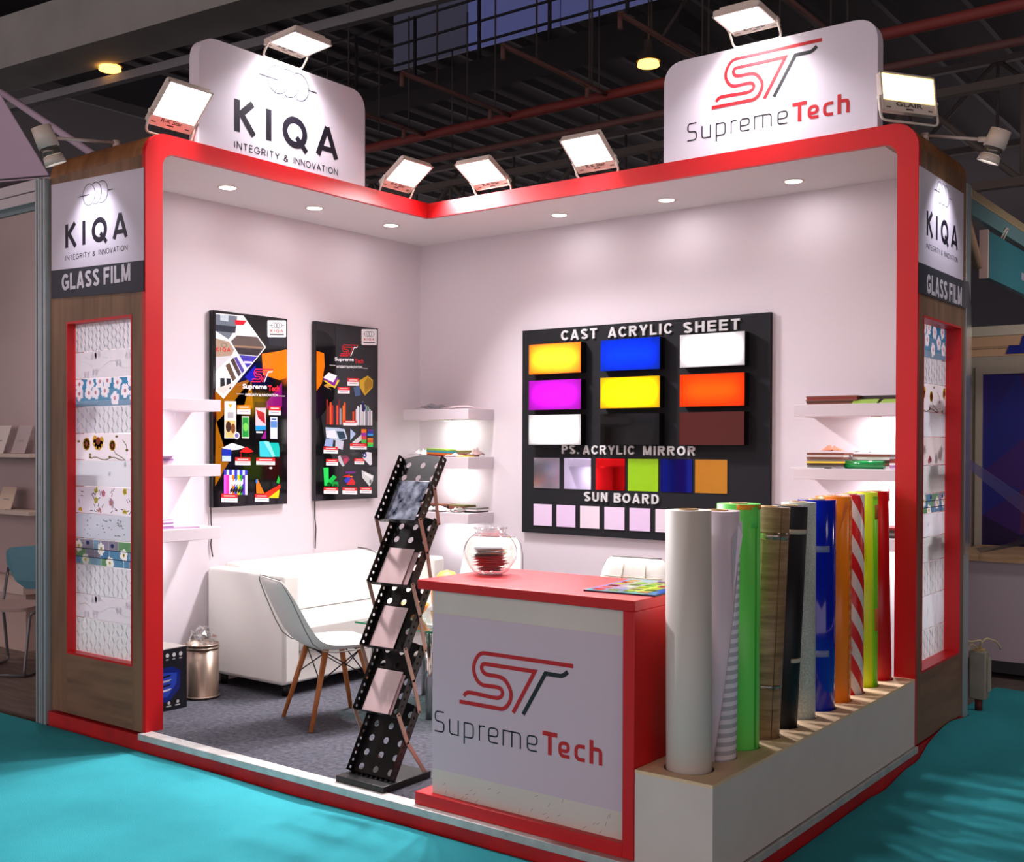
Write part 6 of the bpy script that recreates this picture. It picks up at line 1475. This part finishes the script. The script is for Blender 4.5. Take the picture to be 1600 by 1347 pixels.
# girder low behind the canopy
def girder(y, x0, x1, z0, z1, n, m, label):
    t = rthing('roof_girder', label, 'girder', ((x0+x1)/2, y, z0))
    mb = MB(); mb.box(x0, x1, y-.08, y+.08, z1-.12, z1); mb.build('top_chord', m, t)
    mb = MB(); mb.box(x0, x1, y-.08, y+.08, z0, z0+.12); mb.build('bottom_chord', m, t)
    mb = MB(); w = (x1-x0)/n
    for i in range(n):
        a, b = ((x0+w*i, z0+.06), (x0+w*(i+1), z1-.06)) if i % 2 == 0 else ((x0+w*i, z1-.06), (x0+w*(i+1), z0+.06))
        mb.cyl((a[0], y, a[1]), (b[0], y, b[1]), .05, n=6); mb.cyl((x0+w*i, y, z0+.1), (x0+w*i, y, z1-.1), .035, n=6)
    mb.build('web_bar', m, t)
girder(10.5, -13, 8, 5.2, 6.75, 14, mat('girder_grey', (112, 106, 100), rough=.7), 'grey lattice roof girder low behind the inner corner of the canopy')
girder(17, -22, 12, 7.4, 9.2, 20, DIM, 'dark lattice roof girder further back in the hall')
def pipe(label, p0, p1, r, m, hangers, heads=(), down=.16):
    t = rthing('sprinkler_pipe', label, 'pipe', p0, 'sprinkler pipes under the hall roof')
    mb = MB(); mb.cyl(p0, p1, r, n=10); mb.build('pipe_run', m, t)
    p0, p1 = Vector(p0), Vector(p1)
    for k in hangers:
        q = p0+(p1-p0)*k; mb = MB(); mb.cyl(tuple(q), (q.x, q.y, q.z+1.6), .012, n=6); mb.build('hanger_rod', DIM, t)
    for k in heads:
        q = p0+(p1-p0)*k; mb = MB(); mb.cyl(tuple(q), (q.x, q.y, q.z-down), r*.9, n=8); mb.build('sprinkler_head', m, t)
    return t
pipe('long red main sprinkler pipe crossing above the inner corner', (-11, 5.73, 6.0), (6, 5.73, 6.0), .065, PIPER, (.2, .3, .4, .52, .62, .72))
pipe('thinner long brown pipe behind the red main pipe', (-7.2, 6.62, 5.93), (6, 6.62, 5.93), .05, PIPEB, (.15, .35, .55))
for k, (x, lab) in enumerate(((-6.6, 'branch pipe at the far left behind the left header board'), (-4.95, 'branch pipe second from the left above the canopy'), (-3.40, 'branch pipe left of the inner corner'), (-1.87, 'branch pipe right above the inner corner'), (-.34, 'branch pipe left of the right header board'), (1.2, 'branch pipe behind the right header board'))):
    pipe(lab, (x, 3.5, 6.0), (x, 5.664, 6.0), .03, PIPEB, (.3, .85), (0.0, .8))
# catwalk railing and wall panels behind it, their bluish light put in as emission
t = rthing('catwalk', 'dark maintenance catwalk with a three bar railing high in the hall', 'catwalk', (-6, 7.0, 7.2))
mb = MB(); mb.box(-12, -1.5, 6.9, 7.6, 7.2, 7.42); mb.build('deck', mat('catwalk_dark', (40, 40, 46), rough=.8), t)
RAILM = mat('rail_dark', (46, 48, 56), rough=.6)
for z in (7.72, 8.04, 8.40): mb = MB(); mb.cyl((-12, 7.0, z), (-1.5, 7.0, z), .022, n=8); mb.build('rail_bar', RAILM, t)
for k in range(8): mb = MB(); mb.cyl((-11.6+1.32*k, 7.0, 7.42), (-11.6+1.32*k, 7.0, 8.42), .03, n=8); mb.build('rail_post', RAILM, t)
LITP = mat('bluish_glow_wall', (80, 84, 128), rough=.6, emit=.22, emit_rgb=(120, 128, 200))
LITD = mat('bluish_faint_glow_wall', (70, 72, 92), rough=.6, emit=.10, emit_rgb=(120, 122, 150))
for k, (xa, xb, m) in enumerate(((-8.65, -6.9, LITD), (-6.85, -4.9, LITP), (-4.85, -2.6, LITP))):
    mb = MB(); mb.box(xa, xb, 9.0, 9.05, 8.55, 10.4); o = mb.build('window_%d' % (k+3), m); struct(o, 'bluish wall panel high behind the catwalk, its light put in as emission')
# warm high bay lamps seen in the hall
HB_ = mat('warm_high_bay_glow', (255, 214, 140), emit=7.0, emit_rgb=(255, 170, 70))
for k, (p, lab) in enumerate((((-6.14, 1.33, 6.0), 'small warm glowing hall lamp above the left header board'), ((-.907, 5.07, 6.0), 'small warm glowing hall lamp left of the right header board'))):
    t = rthing('high_bay_lamp', lab, 'hall lamp', p)
    x, y, z = p; mb = MB(); mb.cyl((x, y, z), (x, y, z+.05), .13, .12, n=20); mb.build('lens', HB_, t)
    mb = MB(); mb.lathe([(.14, .05), (.12, .12), (.05, .2), (.05, .3)], p, 20); mb.build('housing', DIM, t, fix=False)
    mb = MB(); mb.cyl((x, y, z+.3), (x, y, 10.5), .01, n=6); mb.build('hanger_rod', DIM, t)
# sprinkler drop seen at the left and a small junction box
pipe('short pale drop pipe with a bracket above the left end panel', (-2.3, -.2, 4.5), (-2.3, -.2, 3.95), .03, mat('pale_drop', (150, 138, 128), rough=.6), (), (1.0,))
t = rthing('junction_box', 'small grey junction box on the dark beam right of the bluish glowing wall panels', 'junction box', (-1.6, 5.9, 7.3))
mb = MB(); mb.box(-1.75, -1.45, 5.8, 6.0, 7.3, 7.5); mb.build('case', mat('junction_grey', (130, 128, 124), rough=.6), t, bevel=.01)
mb = MB(); mb.tube([(-1.45, 5.9, 7.35), (-1.2, 5.9, 7.2), (-.9, 5.9, 7.05), (-.7, 5.6, 6.9), (-.8, 5.2, 6.35)], .02, 6); mb.build('cable', DIM, t)
# corrugated roof ribs
mb = MB()
for k in range(26): mb.box(-20+1.4*k, -19.9+1.4*k, -5, 30, 10.2, 10.4)
struct(mb.build('trim_6', mat('roof_rib', (58, 58, 62), rough=.8)), 'dark ribs under the hall roof')
